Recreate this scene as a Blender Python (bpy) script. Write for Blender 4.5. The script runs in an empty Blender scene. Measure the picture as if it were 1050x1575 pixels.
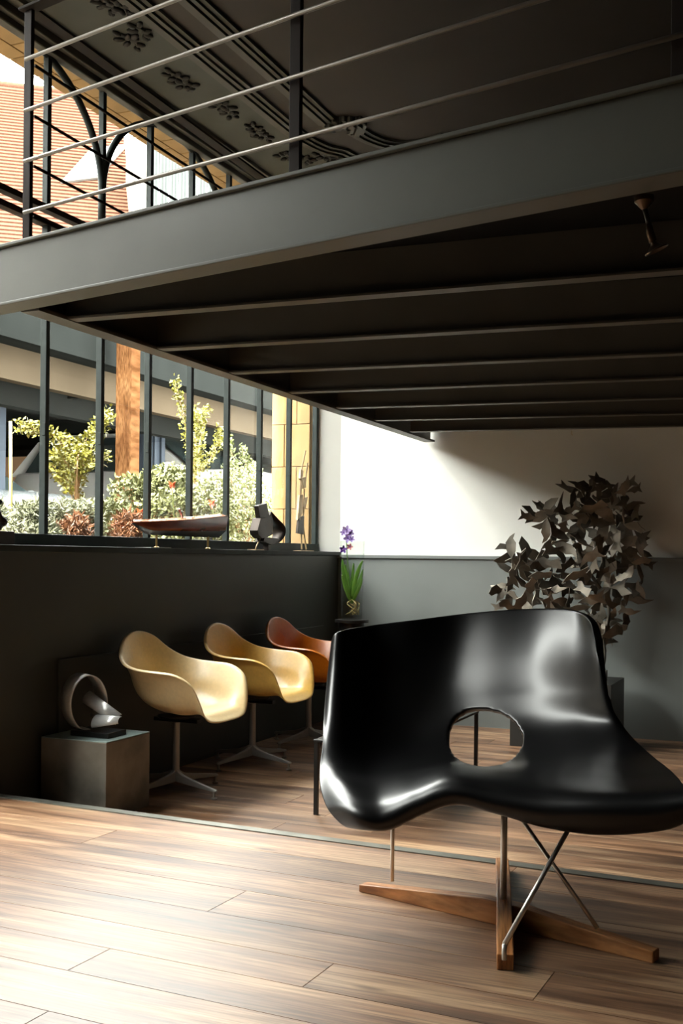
import bpy, bmesh, math, random
from mathutils import Vector, Matrix
random.seed(7)
SC = bpy.context.scene
COL = SC.collection

# ------------------------------------------------------------------ camera
F_PX, PSI, ROLL = 1696.0, math.radians(23.3), math.radians(0.6)
HORIZON, CZ = 857.3, 1.02            # horizon row at the middle column; eye height above the raised floor
cam_d = bpy.data.cameras.new('camera')
cam = bpy.data.objects.new('camera', cam_d); COL.objects.link(cam)
cam_d.sensor_fit = 'VERTICAL'; cam_d.sensor_height = 36.0; cam_d.sensor_width = 24.0
cam_d.lens = 36.0 * F_PX / 1575.0
cam_d.shift_y = (HORIZON - 787.5) / 1575.0
cam_d.clip_start = 0.05; cam_d.clip_end = 200
cam.matrix_world = (Matrix.Translation((0, 0, CZ)) @ Matrix.Rotation(PSI, 4, 'Z')
                    @ Matrix.Rotation(math.radians(90), 4, 'X') @ Matrix.Rotation(ROLL, 4, 'Z'))
SC.camera = cam

# ------------------------------------------------------------------ sky, sun, exposure
SKY_STRENGTH, SUN_STRENGTH, EXPOSURE = 9.0, 7.0, 1.7
w = bpy.data.worlds.new('sky'); SC.world = w; w.use_nodes = True
bg = w.node_tree.nodes['Background']
bg.inputs['Color'].default_value = (1.0, 0.985, 0.95, 1); bg.inputs['Strength'].default_value = SKY_STRENGTH
sd = bpy.data.lights.new('sun', 'SUN'); sd.energy = SUN_STRENGTH; sd.angle = math.radians(2.0); sd.color = (1, .93, .80)
sun = bpy.data.objects.new('sun', sd); COL.objects.link(sun)
sun.rotation_euler = Vector((0.02, 0.72, -0.69)).to_track_quat('-Z', 'Y').to_euler()
SC.view_settings.view_transform = 'Standard'
SC.view_settings.look = 'None'
SC.view_settings.gamma = 1.0
SC.view_settings.use_curve_mapping = False
SC.view_settings.exposure = EXPOSURE

def portal(name, cy, cz, sy, sz, x):
    d = bpy.data.lights.new(name, 'AREA'); d.shape = 'RECTANGLE'; d.size = sz; d.size_y = sy
    d.cycles.is_portal = True
    o = bpy.data.objects.new(name, d); COL.objects.link(o)
    o.location = (x, cy, cz); o.rotation_euler = (0, math.radians(-90), 0)

# ------------------------------------------------------------------ pixel -> place
_c, _s = math.cos(PSI), math.sin(PSI)
def ray(px, py):
    dx, dy = px - 525, py - 787.5
    cr, sr = math.cos(ROLL), math.sin(ROLL)
    x = dx * cr + dy * sr; y = -dx * sr + dy * cr
    a = x / F_PX; b = -(y - (HORIZON - 787.5)) / F_PX
    return Vector((a * _c - _s, a * _s + _c, b))
def at(px, py, D):
    r = ray(px, py) * D; r.z += CZ; return r
def onz(px, py, z): r = ray(px, py); return at(px, py, (z - CZ) / r.z)
def onx(px, py, x): r = ray(px, py); return at(px, py, x / r.x)
def ony(px, py, y): r = ray(px, py); return at(px, py, y / r.y)
def onplane(px, py, p, n):
    r = ray(px, py); o = Vector((0, 0, CZ)); n = Vector(n)
    return at(px, py, (Vector(p) - o).dot(n) / r.dot(n))

# ------------------------------------------------------------------ materials
def lin(c):
    return tuple((v / 12.92 if v <= .04045 else ((v + .055) / 1.055) ** 2.4) for v in c)
def rgb(r, g, b): return lin((r / 255, g / 255, b / 255))
MATS = {}
def M(name, col, rough=.5, metal=0., var=0., scale=6., bump=0., coat=0., spec=.5, stretch=(1, 1, 1), rvar=0., obj_random=0.):
    if name in MATS: return MATS[name]
    m = bpy.data.materials.new(name); m.use_nodes = True
    nt = m.node_tree; b = nt.nodes['Principled BSDF']
    b.inputs['Base Color'].default_value = (*col, 1); b.inputs['Roughness'].default_value = rough
    b.inputs['Metallic'].default_value = metal; b.inputs['Coat Weight'].default_value = coat
    b.inputs['Coat Roughness'].default_value = .12
    b.inputs['Specular IOR Level'].default_value = spec
    if var or bump or rvar or obj_random:
        tc = nt.nodes.new('ShaderNodeTexCoord'); mp = nt.nodes.new('ShaderNodeMapping')
        mp.inputs['Scale'].default_value = stretch
        nt.links.new(tc.outputs['Object'], mp.inputs['Vector'])
        no = nt.nodes.new('ShaderNodeTexNoise'); no.inputs['Scale'].default_value = scale
        no.inputs['Detail'].default_value = 5
        nt.links.new(mp.outputs[0], no.inputs['Vector'])
        if var:
            r = nt.nodes.new('ShaderNodeValToRGB')
            r.color_ramp.elements[0].position = .3; r.color_ramp.elements[1].position = .7
            r.color_ramp.elements[0].color = (*[max(0, v * (1 - var)) for v in col], 1)
            r.color_ramp.elements[1].color = (*[min(1, v * (1 + var)) for v in col], 1)
            nt.links.new(no.outputs['Fac'], r.inputs['Fac'])
            src = r.outputs['Color']
            if obj_random:
                oi = nt.nodes.new('ShaderNodeObjectInfo')
                mr = nt.nodes.new('ShaderNodeMapRange'); mr.inputs[3].default_value = 1 - obj_random; mr.inputs[4].default_value = 1 + obj_random
                nt.links.new(oi.outputs['Random'], mr.inputs[0])
                hs = nt.nodes.new('ShaderNodeHueSaturation')
                nt.links.new(src, hs.inputs['Color']); nt.links.new(mr.outputs[0], hs.inputs['Value'])
                src = hs.outputs['Color']
            nt.links.new(src, b.inputs['Base Color'])
        if rvar:
            mr = nt.nodes.new('ShaderNodeMapRange'); mr.inputs[3].default_value = max(0, rough - rvar); mr.inputs[4].default_value = rough + rvar
            nt.links.new(no.outputs['Fac'], mr.inputs[0]); nt.links.new(mr.outputs[0], b.inputs['Roughness'])
        if bump:
            bp = nt.nodes.new('ShaderNodeBump'); bp.inputs['Strength'].default_value = bump; bp.inputs['Distance'].default_value = .01
            nt.links.new(no.outputs['Fac'], bp.inputs['Height']); nt.links.new(bp.outputs[0], b.inputs['Normal'])
    MATS[name] = m; return m

def wood(name, dark, mid, light, rough=.42, along='X', knots=True, coat=.0, grain=1.0, value_var=.22):
    m = bpy.data.materials.new(name); m.use_nodes = True
    nt = m.node_tree; N = nt.nodes; L = nt.links; b = N['Principled BSDF']
    tc = N.new('ShaderNodeTexCoord'); oi = N.new('ShaderNodeObjectInfo')
    off = N.new('ShaderNodeVectorMath'); off.operation = 'SCALE'; off.inputs[0].default_value = (37.1, 17.3, 9.7)
    L.new(oi.outputs['Random'], off.inputs['Scale'])
    add = N.new('ShaderNodeVectorMath'); L.new(tc.outputs['Object'], add.inputs[0]); L.new(off.outputs[0], add.inputs[1])
    def noise(sc, scale, detail=4, dist=0.):
        mp = N.new('ShaderNodeMapping'); mp.inputs['Scale'].default_value = sc if along == 'X' else (sc[1], sc[0], sc[2])
        L.new(add.outputs[0], mp.inputs['Vector'])
        n = N.new('ShaderNodeTexNoise'); n.inputs['Scale'].default_value = scale; n.inputs['Detail'].default_value = detail
        n.inputs['Distortion'].default_value = dist
        L.new(mp.outputs[0], n.inputs['Vector']); return n
    n1 = noise((.35, 3.2, 1), 4.0 * grain, 6, .6)
    n2 = noise((.9, 22, 4), 5.0 * grain, 4, .2)
    n3 = noise((.5, 1.6, 1), 1.6 * grain, 3, .3)
    r1 = N.new('ShaderNodeValToRGB'); e = r1.color_ramp.elements
    e[0].position = .33; e[0].color = (*dark, 1); e[1].position = .68; e[1].color = (*light, 1)
    k = e.new(.5); k.color = (*mid, 1)
    L.new(n1.outputs['Fac'], r1.inputs['Fac'])
    r2 = N.new('ShaderNodeValToRGB'); r2.color_ramp.elements[0].position = .35; r2.color_ramp.elements[1].position = .6
    r2.color_ramp.elements[0].color = (.42, .38, .34, 1); r2.color_ramp.elements[1].color = (1, 1, 1, 1)
    L.new(n2.outputs['Fac'], r2.inputs['Fac'])
    mx = N.new('ShaderNodeMix'); mx.data_type = 'RGBA'; mx.blend_type = 'MULTIPLY'; mx.inputs['Factor'].default_value = .85
    L.new(r1.outputs['Color'], mx.inputs['A']); L.new(r2.outputs['Color'], mx.inputs['B'])
    src = mx.outputs['Result']
    r3 = N.new('ShaderNodeValToRGB'); r3.color_ramp.elements[0].position = .3; r3.color_ramp.elements[1].position = .7
    r3.color_ramp.elements[0].color = (.66, .64, .62, 1); r3.color_ramp.elements[1].color = (1.12, 1.1, 1.06, 1)
    L.new(n3.outputs['Fac'], r3.inputs['Fac'])
    mx2 = N.new('ShaderNodeMix'); mx2.data_type = 'RGBA'; mx2.blend_type = 'MULTIPLY'; mx2.inputs['Factor'].default_value = 1
    L.new(src, mx2.inputs['A']); L.new(r3.outputs['Color'], mx2.inputs['B']); src = mx2.outputs['Result']
    if knots:
        mp = N.new('ShaderNodeMapping'); mp.inputs['Scale'].default_value = (1.6, 5.5, 1) if along == 'X' else (5.5, 1.6, 1)
        L.new(add.outputs[0], mp.inputs['Vector'])
        v = N.new('ShaderNodeTexVoronoi'); v.inputs['Scale'].default_value = 1.0; L.new(mp.outputs[0], v.inputs['Vector'])
        r4 = N.new('ShaderNodeValToRGB'); r4.color_ramp.elements[0].position = .03; r4.color_ramp.elements[1].position = .09
        r4.color_ramp.elements[0].color = (.22, .17, .13, 1); r4.color_ramp.elements[1].color = (1, 1, 1, 1)
        L.new(v.outputs['Distance'], r4.inputs['Fac'])
        mx3 = N.new('ShaderNodeMix'); mx3.data_type = 'RGBA'; mx3.blend_type = 'MULTIPLY'; mx3.inputs['Factor'].default_value = .8
        L.new(src, mx3.inputs['A']); L.new(r4.outputs['Color'], mx3.inputs['B']); src = mx3.outputs['Result']
    hs = N.new('ShaderNodeHueSaturation'); mr = N.new('ShaderNodeMapRange')
    mr.inputs[3].default_value = 1 - value_var; mr.inputs[4].default_value = 1 + value_var
    L.new(oi.outputs['Random'], mr.inputs[0]); L.new(mr.outputs[0], hs.inputs['Value']); L.new(src, hs.inputs['Color'])
    L.new(hs.outputs['Color'], b.inputs['Base Color'])
    mrr = N.new('ShaderNodeMapRange'); mrr.inputs[3].default_value = rough - .1; mrr.inputs[4].default_value = rough + .14
    L.new(n1.outputs['Fac'], mrr.inputs[0]); L.new(mrr.outputs[0], b.inputs['Roughness'])
    bp = N.new('ShaderNodeBump'); bp.inputs['Strength'].default_value = .12; bp.inputs['Distance'].default_value = .004
    L.new(n2.outputs['Fac'], bp.inputs['Height']); L.new(bp.outputs[0], b.inputs['Normal'])
    b.inputs['Coat Weight'].default_value = coat; b.inputs['Coat Roughness'].default_value = .36
    MATS[name] = m; return m

def pane_mat(name, tint=(.96, .98, .97), refl=1.0):
    m = bpy.data.materials.new(name); m.use_nodes = True
    nt = m.node_tree; nt.nodes.clear()
    o = nt.nodes.new('ShaderNodeOutputMaterial'); mx = nt.nodes.new('ShaderNodeMixShader')
    t = nt.nodes.new('ShaderNodeBsdfTransparent'); t.inputs['Color'].default_value = (*tint, 1)
    g = nt.nodes.new('ShaderNodeBsdfGlossy'); g.inputs['Roughness'].default_value = .02
    lw = nt.nodes.new('ShaderNodeLayerWeight'); lw.inputs['Blend'].default_value = .5
    pw = nt.nodes.new('ShaderNodeMath'); pw.operation = 'POWER'; pw.inputs[1].default_value = 5
    ma = nt.nodes.new('ShaderNodeMath'); ma.operation = 'MULTIPLY_ADD'; ma.inputs[1].default_value = .55 * refl; ma.inputs[2].default_value = .025 * refl
    nt.links.new(lw.outputs['Facing'], pw.inputs[0]); nt.links.new(pw.outputs[0], ma.inputs[0])
    nt.links.new(ma.outputs[0], mx.inputs[0]); nt.links.new(t.outputs[0], mx.inputs[1]); nt.links.new(g.outputs[0], mx.inputs[2])
    nt.links.new(mx.outputs[0], o.inputs['Surface']); MATS[name] = m; return m

m_floor = wood('oak floor boards', rgb(92, 63, 43), rgb(147, 110, 82), rgb(190, 156, 122), rough=.46, coat=.4)
m_runner = wood('oak runner', rgb(138, 86, 46), rgb(184, 122, 70), rgb(208, 150, 98), rough=.42, knots=False, grain=2.2, value_var=.05)
m_sub = M('dark underfloor', rgb(40, 30, 24), .9)
m_steel_edge = M('steel edge', rgb(120, 120, 112), .45, .8, .2, 8)
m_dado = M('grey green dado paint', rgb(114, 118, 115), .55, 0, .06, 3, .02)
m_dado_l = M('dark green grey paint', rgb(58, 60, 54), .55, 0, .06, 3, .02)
m_white = M('white wall paint', rgb(236, 235, 228), .7, 0, .02, 4, .02)
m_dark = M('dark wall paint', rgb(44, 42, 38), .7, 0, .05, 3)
m_frame = M('window frame paint', rgb(44, 50, 48), .55, 0, .12, 14, .05, 0, .15)
m_beam = M('grey green beam paint', rgb(88, 88, 79), .5, 0, .05, 6, .03)
m_joist = M('joist paint', rgb(84, 80, 72), .5, .1, .06, 6)
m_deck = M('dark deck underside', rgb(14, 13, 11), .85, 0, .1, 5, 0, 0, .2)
m_rail = M('railing bar paint', rgb(112, 104, 94), .4, .3, .08, 20)
m_post = M('railing post paint', rgb(44, 36, 32), .65, 0, .08, 12, 0, 0, .1)
m_ceil = M('brown ceiling paint', rgb(52, 43, 37), .75, 0, .12, 3, .05)
m_frieze = M('grey green frieze plaster', rgb(58, 60, 53), .7, 0, .16, 5, .08)
m_mould = M('plaster moulding', rgb(66, 64, 56), .6, 0, .08, 10)
m_stone = M('sandstone block', rgb(150, 119, 74), .85, 0, .13, 9, .2, obj_random=.1)
m_glass = pane_mat('window glass')
m_vase = pane_mat('vase glass', (.95, .97, .96), 1.1)
m_black = M('black painted metal', rgb(24, 23, 22), .4, .3, .1, 12)
m_chrome = M('satin steel rod', rgb(214, 210, 202), .34, .75)
m_alu = M('cast aluminium', rgb(168, 166, 160), .4, .5, .05, 20)
m_gloss = M('black lacquer', rgb(7, 7, 8), .3, 0, 0, 5, 0, 0)
m_bsteel = M('brushed steel band', rgb(206, 206, 204), .3, .4, .1, 30, 0, stretch=(1, 1, 12))
m_cube = M('scratched blackened steel', rgb(136, 131, 121), .42, .45, .35, 7, .06, rvar=.15)
m_metal_leaf = M('weathered cut metal', rgb(132, 124, 112), .5, .75, .3, 10, .1, obj_random=.3)
m_bronze = M('dark bronze', rgb(48, 42, 38), .42, .8, .25, 12, .1)
m_pale_iron = M('pale welded iron', rgb(168, 148, 118), .5, .6, .3, 20, .1)
m_hull = M('varnished mahogany', rgb(122, 48, 26), .22, 0, .25, 9, 0, .6, stretch=(6, 1, 6))
m_hull_low = M('dark antifouling', rgb(46, 30, 24), .35, 0, .1, 9)
m_deckwood = M('boat deck wood', rgb(176, 106, 66), .25, 0, .2, 14, 0, .6, stretch=(14, 1, 1))
m_cream = M('cream leather', rgb(226, 214, 190), .5)
m_brass = M('brass', rgb(190, 160, 100), .3, 1)

# ------------------------------------------------------------------ mesh helpers
WLOC = {}
def wloc(o): return WLOC.get(o.name, Vector((0, 0, 0))) if o else Vector((0, 0, 0))
class MB:
    def __init__(s): s.v = []; s.f = []
    def quad(s, *p):
        i = len(s.v); s.v += [Vector(q) for q in p]; s.f.append(tuple(range(i, i + len(p)))); return s
    def box(s, x0, x1, y0, y1, z0, z1):
        return s.hexa([(x0, y0, z0), (x1, y0, z0), (x1, y1, z0), (x0, y1, z0)], [(x0, y0, z1), (x1, y0, z1), (x1, y1, z1), (x0, y1, z1)])
    def hexa(s, a, b):                    # two matching loops, bottom and top
        n = len(a); i = len(s.v); s.v += [Vector(q) for q in a] + [Vector(q) for q in b]
        s.f.append(tuple(i + k for k in reversed(range(n)))); s.f.append(tuple(i + n + k for k in range(n)))
        for k in range(n):
            s.f.append((i + k, i + (k + 1) % n, i + n + (k + 1) % n, i + n + k))
        return s
    def prism(s, outline, d):             # closed outline swept by vector d
        d = Vector(d); return s.hexa(outline, [Vector(p) + d for p in outline])
    def bar(s, p, q, w, h, up=(0, 0, 1), w2=None, h2=None):      # box beam between two points
        p, q = Vector(p), Vector(q); t = (q - p).normalized(); up = Vector(up)
        sd = t.cross(up).normalized(); up = sd.cross(t).normalized()
        w2 = w if w2 is None else w2; h2 = h if h2 is None else h2
        lo = lambda c, a, b: [c - sd * a / 2 - up * b / 2, c + sd * a / 2 - up * b / 2, c + sd * a / 2 + up * b / 2, c - sd * a / 2 + up * b / 2]
        return s.hexa(lo(p, w, h), lo(q, w2, h2))
    def tube(s, pts, r, n=10, cap=True):
        pts = [Vector(p) for p in pts]; rs = r if isinstance(r, (list, tuple)) else [r] * len(pts)
        prev = None; i0 = len(s.v)
        for k, p in enumerate(pts):
            t = (pts[min(k + 1, len(pts) - 1)] - pts[max(k - 1, 0)]).normalized()
            if prev is None:
                a = Vector((0, 0, 1)) if abs(t.z) < .9 else Vector((1, 0, 0)); x = t.cross(a).normalized()
            else:
                x = (prev - t * prev.dot(t)).normalized()
            prev = x; y = t.cross(x)
            for j in range(n):
                th = 2 * math.pi * j / n; s.v.append(p + (x * math.cos(th) + y * math.sin(th)) * rs[k])
        for k in range(len(pts) - 1):
            for j in range(n):
                a = i0 + k * n + j; b = i0 + k * n + (j + 1) % n; s.f.append((a, b, b + n, a + n))
        if cap:
            s.f.append(tuple(i0 + j for j in reversed(range(n)))); e = i0 + (len(pts) - 1) * n; s.f.append(tuple(e + j for j in range(n)))
        return s
    def lathe(s, prof, c=(0, 0, 0), n=24, axis='Z'):
        c = Vector(c); i0 = len(s.v)
        for r, h in prof:
            for j in range(n):
                th = 2 * math.pi * j / n; a, b = r * math.cos(th), r * math.sin(th)
                s.v.append(c + (Vector((a, b, h)) if axis == 'Z' else Vector((a, h, b)) if axis == 'Y' else Vector((h, a, b))))
        for k in range(len(prof) - 1):
            for j in range(n):
                a = i0 + k * n + j; b = i0 + k * n + (j + 1) % n; s.f.append((a, b, b + n, a + n))
        if prof[0][0] > 1e-6: s.f.append(tuple(i0 + j for j in reversed(range(n))))
        if prof[-1][0] > 1e-6: e = i0 + (len(prof) - 1) * n; s.f.append(tuple(e + j for j in range(n)))
        return s
    def grid(s, rows, close=False):
        i0 = len(s.v); n = len(rows[0])
        for r in rows: s.v += [Vector(p) for p in r]
        for a in range(len(rows) - 1):
            for b in range(n if close else n - 1):
                c = (b + 1) % n
                s.f.append((i0 + a * n + b, i0 + a * n + c, i0 + (a + 1) * n + c, i0 + (a + 1) * n + b))
        return s
    def blob(s, c, rx, ry, rz, n=10, m=6, rot=None):
        rows = []
        for a in range(m + 1):
            ph = math.pi * a / m; rows.append([])
            for b in range(n):
                th = 2 * math.pi * b / n
                p = Vector((rx * math.sin(ph) * math.cos(th), ry * math.sin(ph) * math.sin(th), rz * math.cos(ph)))
                if rot: p = rot @ p
                rows[-1].append(Vector(c) + p)
        return s.grid(rows, True)
    def build(s, name, mat, parent=None, smooth=False, bevel=0, solid=0, subsurf=0, local=False, loc=None, angle=None, weld=False):
        mn = Vector([min(p[i] for p in s.v) for i in range(3)]); mx = Vector([max(p[i] for p in s.v) for i in range(3)])
        c = Vector(loc) if loc is not None else ((mn + mx) / 2 if parent else Vector(((mn.x + mx.x) / 2, (mn.y + mx.y) / 2, mn.z)))
        me = bpy.data.meshes.new(name); me.from_pydata([p - c for p in s.v], [], s.f)
        bm = bmesh.new(); bm.from_mesh(me)
        if weld: bmesh.ops.remove_doubles(bm, verts=bm.verts, dist=1e-5)
        bmesh.ops.recalc_face_normals(bm, faces=bm.faces); bm.to_mesh(me); bm.free()
        if smooth: me.shade_smooth()
        if smooth and angle: me.set_sharp_from_angle(angle=math.radians(angle))
        me.materials.append(mat if not isinstance(mat, str) else MATS[mat])
        o = bpy.data.objects.new(name, me); COL.objects.link(o)
        pl = Vector((0, 0, 0)) if local else wloc(parent)
        if parent: o.parent = parent
        o.location = c - pl; WLOC[o.name] = c if not local else c
        if solid:
            md = o.modifiers.new('solid', 'SOLIDIFY'); md.thickness = solid; md.offset = 0
        if bevel:
            md = o.modifiers.new('bevel', 'BEVEL'); md.width = bevel; md.segments = 2; md.limit_method = 'ANGLE'
        if subsurf:
            md = o.modifiers.new('sub', 'SUBSURF'); md.levels = subsurf; md.render_levels = subsurf
        return o
def tag(o, label=None, cat=None, group=None, kind=None):
    if label: o['label'] = label
    if cat: o['category'] = cat
    if group: o['group'] = group
    if kind: o['kind'] = kind
    return o
def thing(name, loc, label, cat, group=None, rz=0, kind=None):
    o = bpy.data.objects.new(name, None); COL.objects.link(o); o.empty_display_size = .1
    o.location = loc; o.rotation_euler = (0, 0, rz); WLOC[o.name] = Vector(loc)
    return tag(o, label, cat, group, kind)
def struct(o, label=None): return tag(o, label, kind='structure')
def cr(p0, p1, p2, p3, t):
    return .5 * ((2 * p1) + (p2 - p0) * t + (2 * p0 - 5 * p1 + 4 * p2 - p3) * t * t + (3 * p1 - p0 - 3 * p2 + p3) * t ** 3)
def spline(P, u, closed=False):            # P list, u in [0,len-1] (or [0,len) if closed)
    n = len(P); i = int(math.floor(u)); t = u - i
    if closed: g = lambda k: P[k % n]
    else:
        if i >= n - 1: i = n - 2; t = 1.0
        g = lambda k: P[k] if 0 <= k < n else (2 * P[0] - P[1] if k < 0 else 2 * P[-1] - P[-2])
    return cr(g(i - 1), g(i), g(i + 1), g(i + 2), t)
def curve(P, n, closed=False):
    P = [Vector(p) for p in P]; L = len(P) if closed else len(P) - 1
    return [spline(P, L * k / n, closed) for k in range(n if closed else n + 1)]

# ------------------------------------------------------------------ the room
XW, XD, YB, YF, XR = -3.36, -3.20, 7.40, -3.0, 3.6      # glazing plane, ledge front, back wall, front wall, right wall
LF, ZC, ZB, XO = -.14, 3.47, 1.84, -3.70                 # lower floor, upper ceiling, beam underside, outer wall face
ZL = 1.06                                                # ledge top
EDGE_A, EDGE_B = Vector((-3.17, 3.722, 0)), Vector((-.374, 3.612, 0))
ED = (EDGE_B - EDGE_A).normalized(); EN = Vector((-ED.y, ED.x, 0))
def edge_pt(x, d=0, z=0):                                # along the platform edge at world x, d metres in front of it
    t = (x - EDGE_A.x) / ED.x; p = EDGE_A + ED * t - EN * d; return Vector((p.x, p.y, z))

floor_low = struct(MB().box(XW - .1, XR, 3.3, YB + .1, LF - .2, LF - .022).build('floor', m_sub), 'lower wooden floor in front of the back wall')
pl = MB(); a, b = edge_pt(XD - .1), edge_pt(XR)
pl.hexa([(XD - .1, YF, -.34), (XR, YF, -.34), (b.x, b.y - .004, -.34), (a.x, a.y - .004, -.34)], [(XD - .1, YF, -.022), (XR, YF, -.022), (b.x, b.y - .004, -.022), (a.x, a.y - .004, -.022)])
floor_up = struct(pl.build('floor', m_sub), 'raised wooden floor in the foreground')

def plank(parent, corners, z, gap=.0005, th=.021):
    p = [Vector((q.x, q.y, 0)) for q in corners]; c = sum(p, Vector()) / 4
    tl = (p[1] - p[0]).normalized(); tw = Vector((-tl.y, tl.x, 0))
    sg = lambda v: 1 if v > 0 else -1
    inset = lambda q, d: q - tl * d * sg((q - c).dot(tl)) - tw * d * sg((q - c).dot(tw))
    ins = [inset(q, gap) for q in p]; ch = [inset(q, gap + .0009) for q in p]
    mb = MB(); n = 4
    lev = [(ins, z - th), (ins, z - .0018), (ch, z)]
    for L_, zz in lev: mb.v += [Vector((q.x, q.y, zz)) for q in L_]
    for k in range(2):
        for j in range(4): mb.f.append((k * 4 + j, k * 4 + (j + 1) % 4, k * 4 + 4 + (j + 1) % 4, k * 4 + 4 + j))
    mb.f.append((8, 9, 10, 11)); mb.f.append((3, 2, 1, 0))
    return mb.build('plank', m_floor, parent)

ds = [.045, .26, .47, .68, .90, 1.10, 1.27, 1.44, 1.65, 1.86, 2.08, 2.29, 2.52, 2.74, 3.2]
joints = {1: [-2.36, .1], 3: [-1.56, .9], 6: [-1.62, .4], 8: [-1.50, .75], 9: [-1.455, .35], 5: [-1.06, 1.4], 7: [-.71, 1.8], 0: [-.9, 1.5], 2: [-.2, 1.9], 4: [-2.5, -.55], 10: [-.5], 11: [-1.7, .2], 12: [-.9], 13: [.3]}
for i in range(len(ds) - 1):
    xs = [XD - .05] + joints.get(i, []) + [XR - .2]
    for j in range(len(xs) - 1):
        plank(floor_up, [edge_pt(xs[j], ds[i + 1]), edge_pt(xs[j + 1], ds[i + 1]), edge_pt(xs[j + 1], ds[i]), edge_pt(xs[j], ds[i])], 0)
# lower boards run to the back wall
ys = [3.56]
while ys[-1] < YB - .1: ys.append(min(YB, ys[-1] + random.choice([.17, .19, .2, .21])))
for i in range(len(ys) - 1):
    xs = [XD]; x = XD + random.uniform(.6, 1.9)
    while x < XR - .6: xs.append(x); x += random.uniform(1.3, 2.2)
    xs.append(XR - .2)
    for j in range(len(xs) - 1):
        q = [Vector((xs[j], ys[i], 0)), Vector((xs[j + 1], ys[i], 0)), Vector((xs[j + 1], ys[i + 1], 0)), Vector((xs[j], ys[i + 1], 0))]
        if i == 0: q[0] = edge_pt(xs[j], -.004); q[1] = edge_pt(xs[j + 1], -.004)
        if q[2].y - max(q[0].y, q[1].y) < .01: continue
        plank(floor_low, q, LF)
# steel nosing on the step
tr = MB(); a, b = edge_pt(XD, .045), edge_pt(XR - .2, .045); c2, d2 = edge_pt(XD, -.002), edge_pt(XR - .2, -.002)
tr.hexa([(p.x, p.y, -.02) for p in (a, b, d2, c2)], [(p.x, p.y, .004) for p in (a, b, d2, c2)])
tr.hexa([(p.x, p.y, -.10) for p in (edge_pt(XD, .002), edge_pt(XR - .2, .002), d2, c2)], [(p.x, p.y, -.02) for p in (edge_pt(XD, .002), edge_pt(XR - .2, .002), d2, c2)])
struct(tr.build('trim_1', m_steel_edge), 'steel nosing strip along the floor step')

# back wall: white above, grey dado below, ledge cap between
wall_back = struct(MB().box(XO, XR + .1, YB, YB + .2, LF - .2, ZC + .2).build('wall_back', m_white), 'white back wall above a grey dado')
MB().box(XD - .06, XR, YB - .03, YB + .01, LF, 1.015).build('dado', m_dado, wall_back)
struct(MB().box(XD - .06, XR, YB - .045, YB, 1.015, 1.04).build('trim_2', m_dado, None, bevel=.004), 'grey rail along the top of the back dado')
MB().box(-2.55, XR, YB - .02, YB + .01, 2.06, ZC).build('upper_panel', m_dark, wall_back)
struct(MB().box(XR, XR + .2, YF, YB, LF - .2, ZC + .2).build('wall_right', m_dark), 'dark right wall')
struct(MB().box(XO, XR + .2, YF - .2, YF, LF - .2, ZC + .2).build('wall_front', m_dark), 'dark wall behind the viewer')

# left wall: dado with ledge, stone reveals
YG, YD = 1.5, 3.55                                      # added off-view glazed doors from YG to YD, ledge and windows beyond
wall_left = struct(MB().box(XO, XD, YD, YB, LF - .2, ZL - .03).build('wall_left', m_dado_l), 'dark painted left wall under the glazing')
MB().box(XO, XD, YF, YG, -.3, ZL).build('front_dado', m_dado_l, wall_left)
MB().box(XO - .03, XD + .012, YD, YB, ZL - .03, ZL).build('ledge', m_frame, wall_left, bevel=.003)
Y_END = 7.29
MB().prism([(XW - .03, Y_END + .02, ZL), (XW + .03, Y_END + .02, ZL), (XD, YB, ZL), (XW - .03, YB, ZL)], (0, 0, ZC - ZL)).build('pier', m_white, wall_left)
MB().box(XO, XW - .03, Y_END + .012, YB, ZL, ZC).build('reveal_core', m_stone, wall_left)
z = ZL
k = 0
while z < ZC - .02:                                     # sandstone jamb blocks at the end of the opening
    z2 = min(ZC, z + .31)
    for x0, x1 in (((XO, -3.50), (-3.496, XW - .034)) if k % 2 else ((XO, -3.60), (-3.596, XW - .034))):
        MB().box(x0, x1, Y_END - .02, Y_END + .012, z + .002, z2 - .002).build('stone_block', m_stone, wall_left, bevel=.004)
    z = z2; k += 1
MB().box(XO, XW - .02, YF, YB, ZC + .03, ZC + .5).build('lintel_core', m_stone, wall_left)
for r, (x0, x1) in enumerate(((XO, -3.59), (-3.587, -3.475), (-3.472, XW - .02))):  # soffit blocks over the glazing
    y = 2.6 + .1 * r
    while y < YB:
        y2 = min(YB, y + .22)
        MB().box(x0 + .002, x1 - .002, y + .004, y2 - .004, ZC, ZC + .03).build('stone_block', m_stone, wall_left, bevel=.003)
        y = y2
MB().box(XO, XW - .02, YF, 2.6, ZC, ZC + .03).build('soffit_slab', m_stone, wall_left)

# glazing: mullions every 0.437 m in one plane
PITCH = .4375
MY = [Y_END - PITCH * k for k in range(0, 23)]
MY = [y for y in MY if y > YG + .2]
MB().box(XO, XW + .03, YF, YG, ZL, ZC).build('front_pier', m_dark, wall_left)
portal('portal', (YD + Y_END) / 2, (ZL + ZC) / 2, Y_END - YD, ZC - ZL, XW + .06)
portal('portal', (YG + YD) / 2, ZC / 2, YD - YG, ZC, XW + .06)
win1 = thing('window_1', (XW, (YG + Y_END) / 2, ZL), 'long low strip of steel framed glazing above the ledge', None, kind='structure')
win2 = thing('window_2', (XW, (YG + Y_END) / 2, 2.62), 'upper steel framed glazing with round arches', None, kind='structure')
MB().box(XW - .02, XW + .03, YD, Y_END + .02, ZL, ZL + .055).build('bottom_rail', m_frame, win1, bevel=.003)
for zz in (2.585, 2.655):
    MB().box(XW - .025, XW + .02, YG, Y_END + .02, zz - .014, zz + .014).build('transom', m_post, win2)
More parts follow.
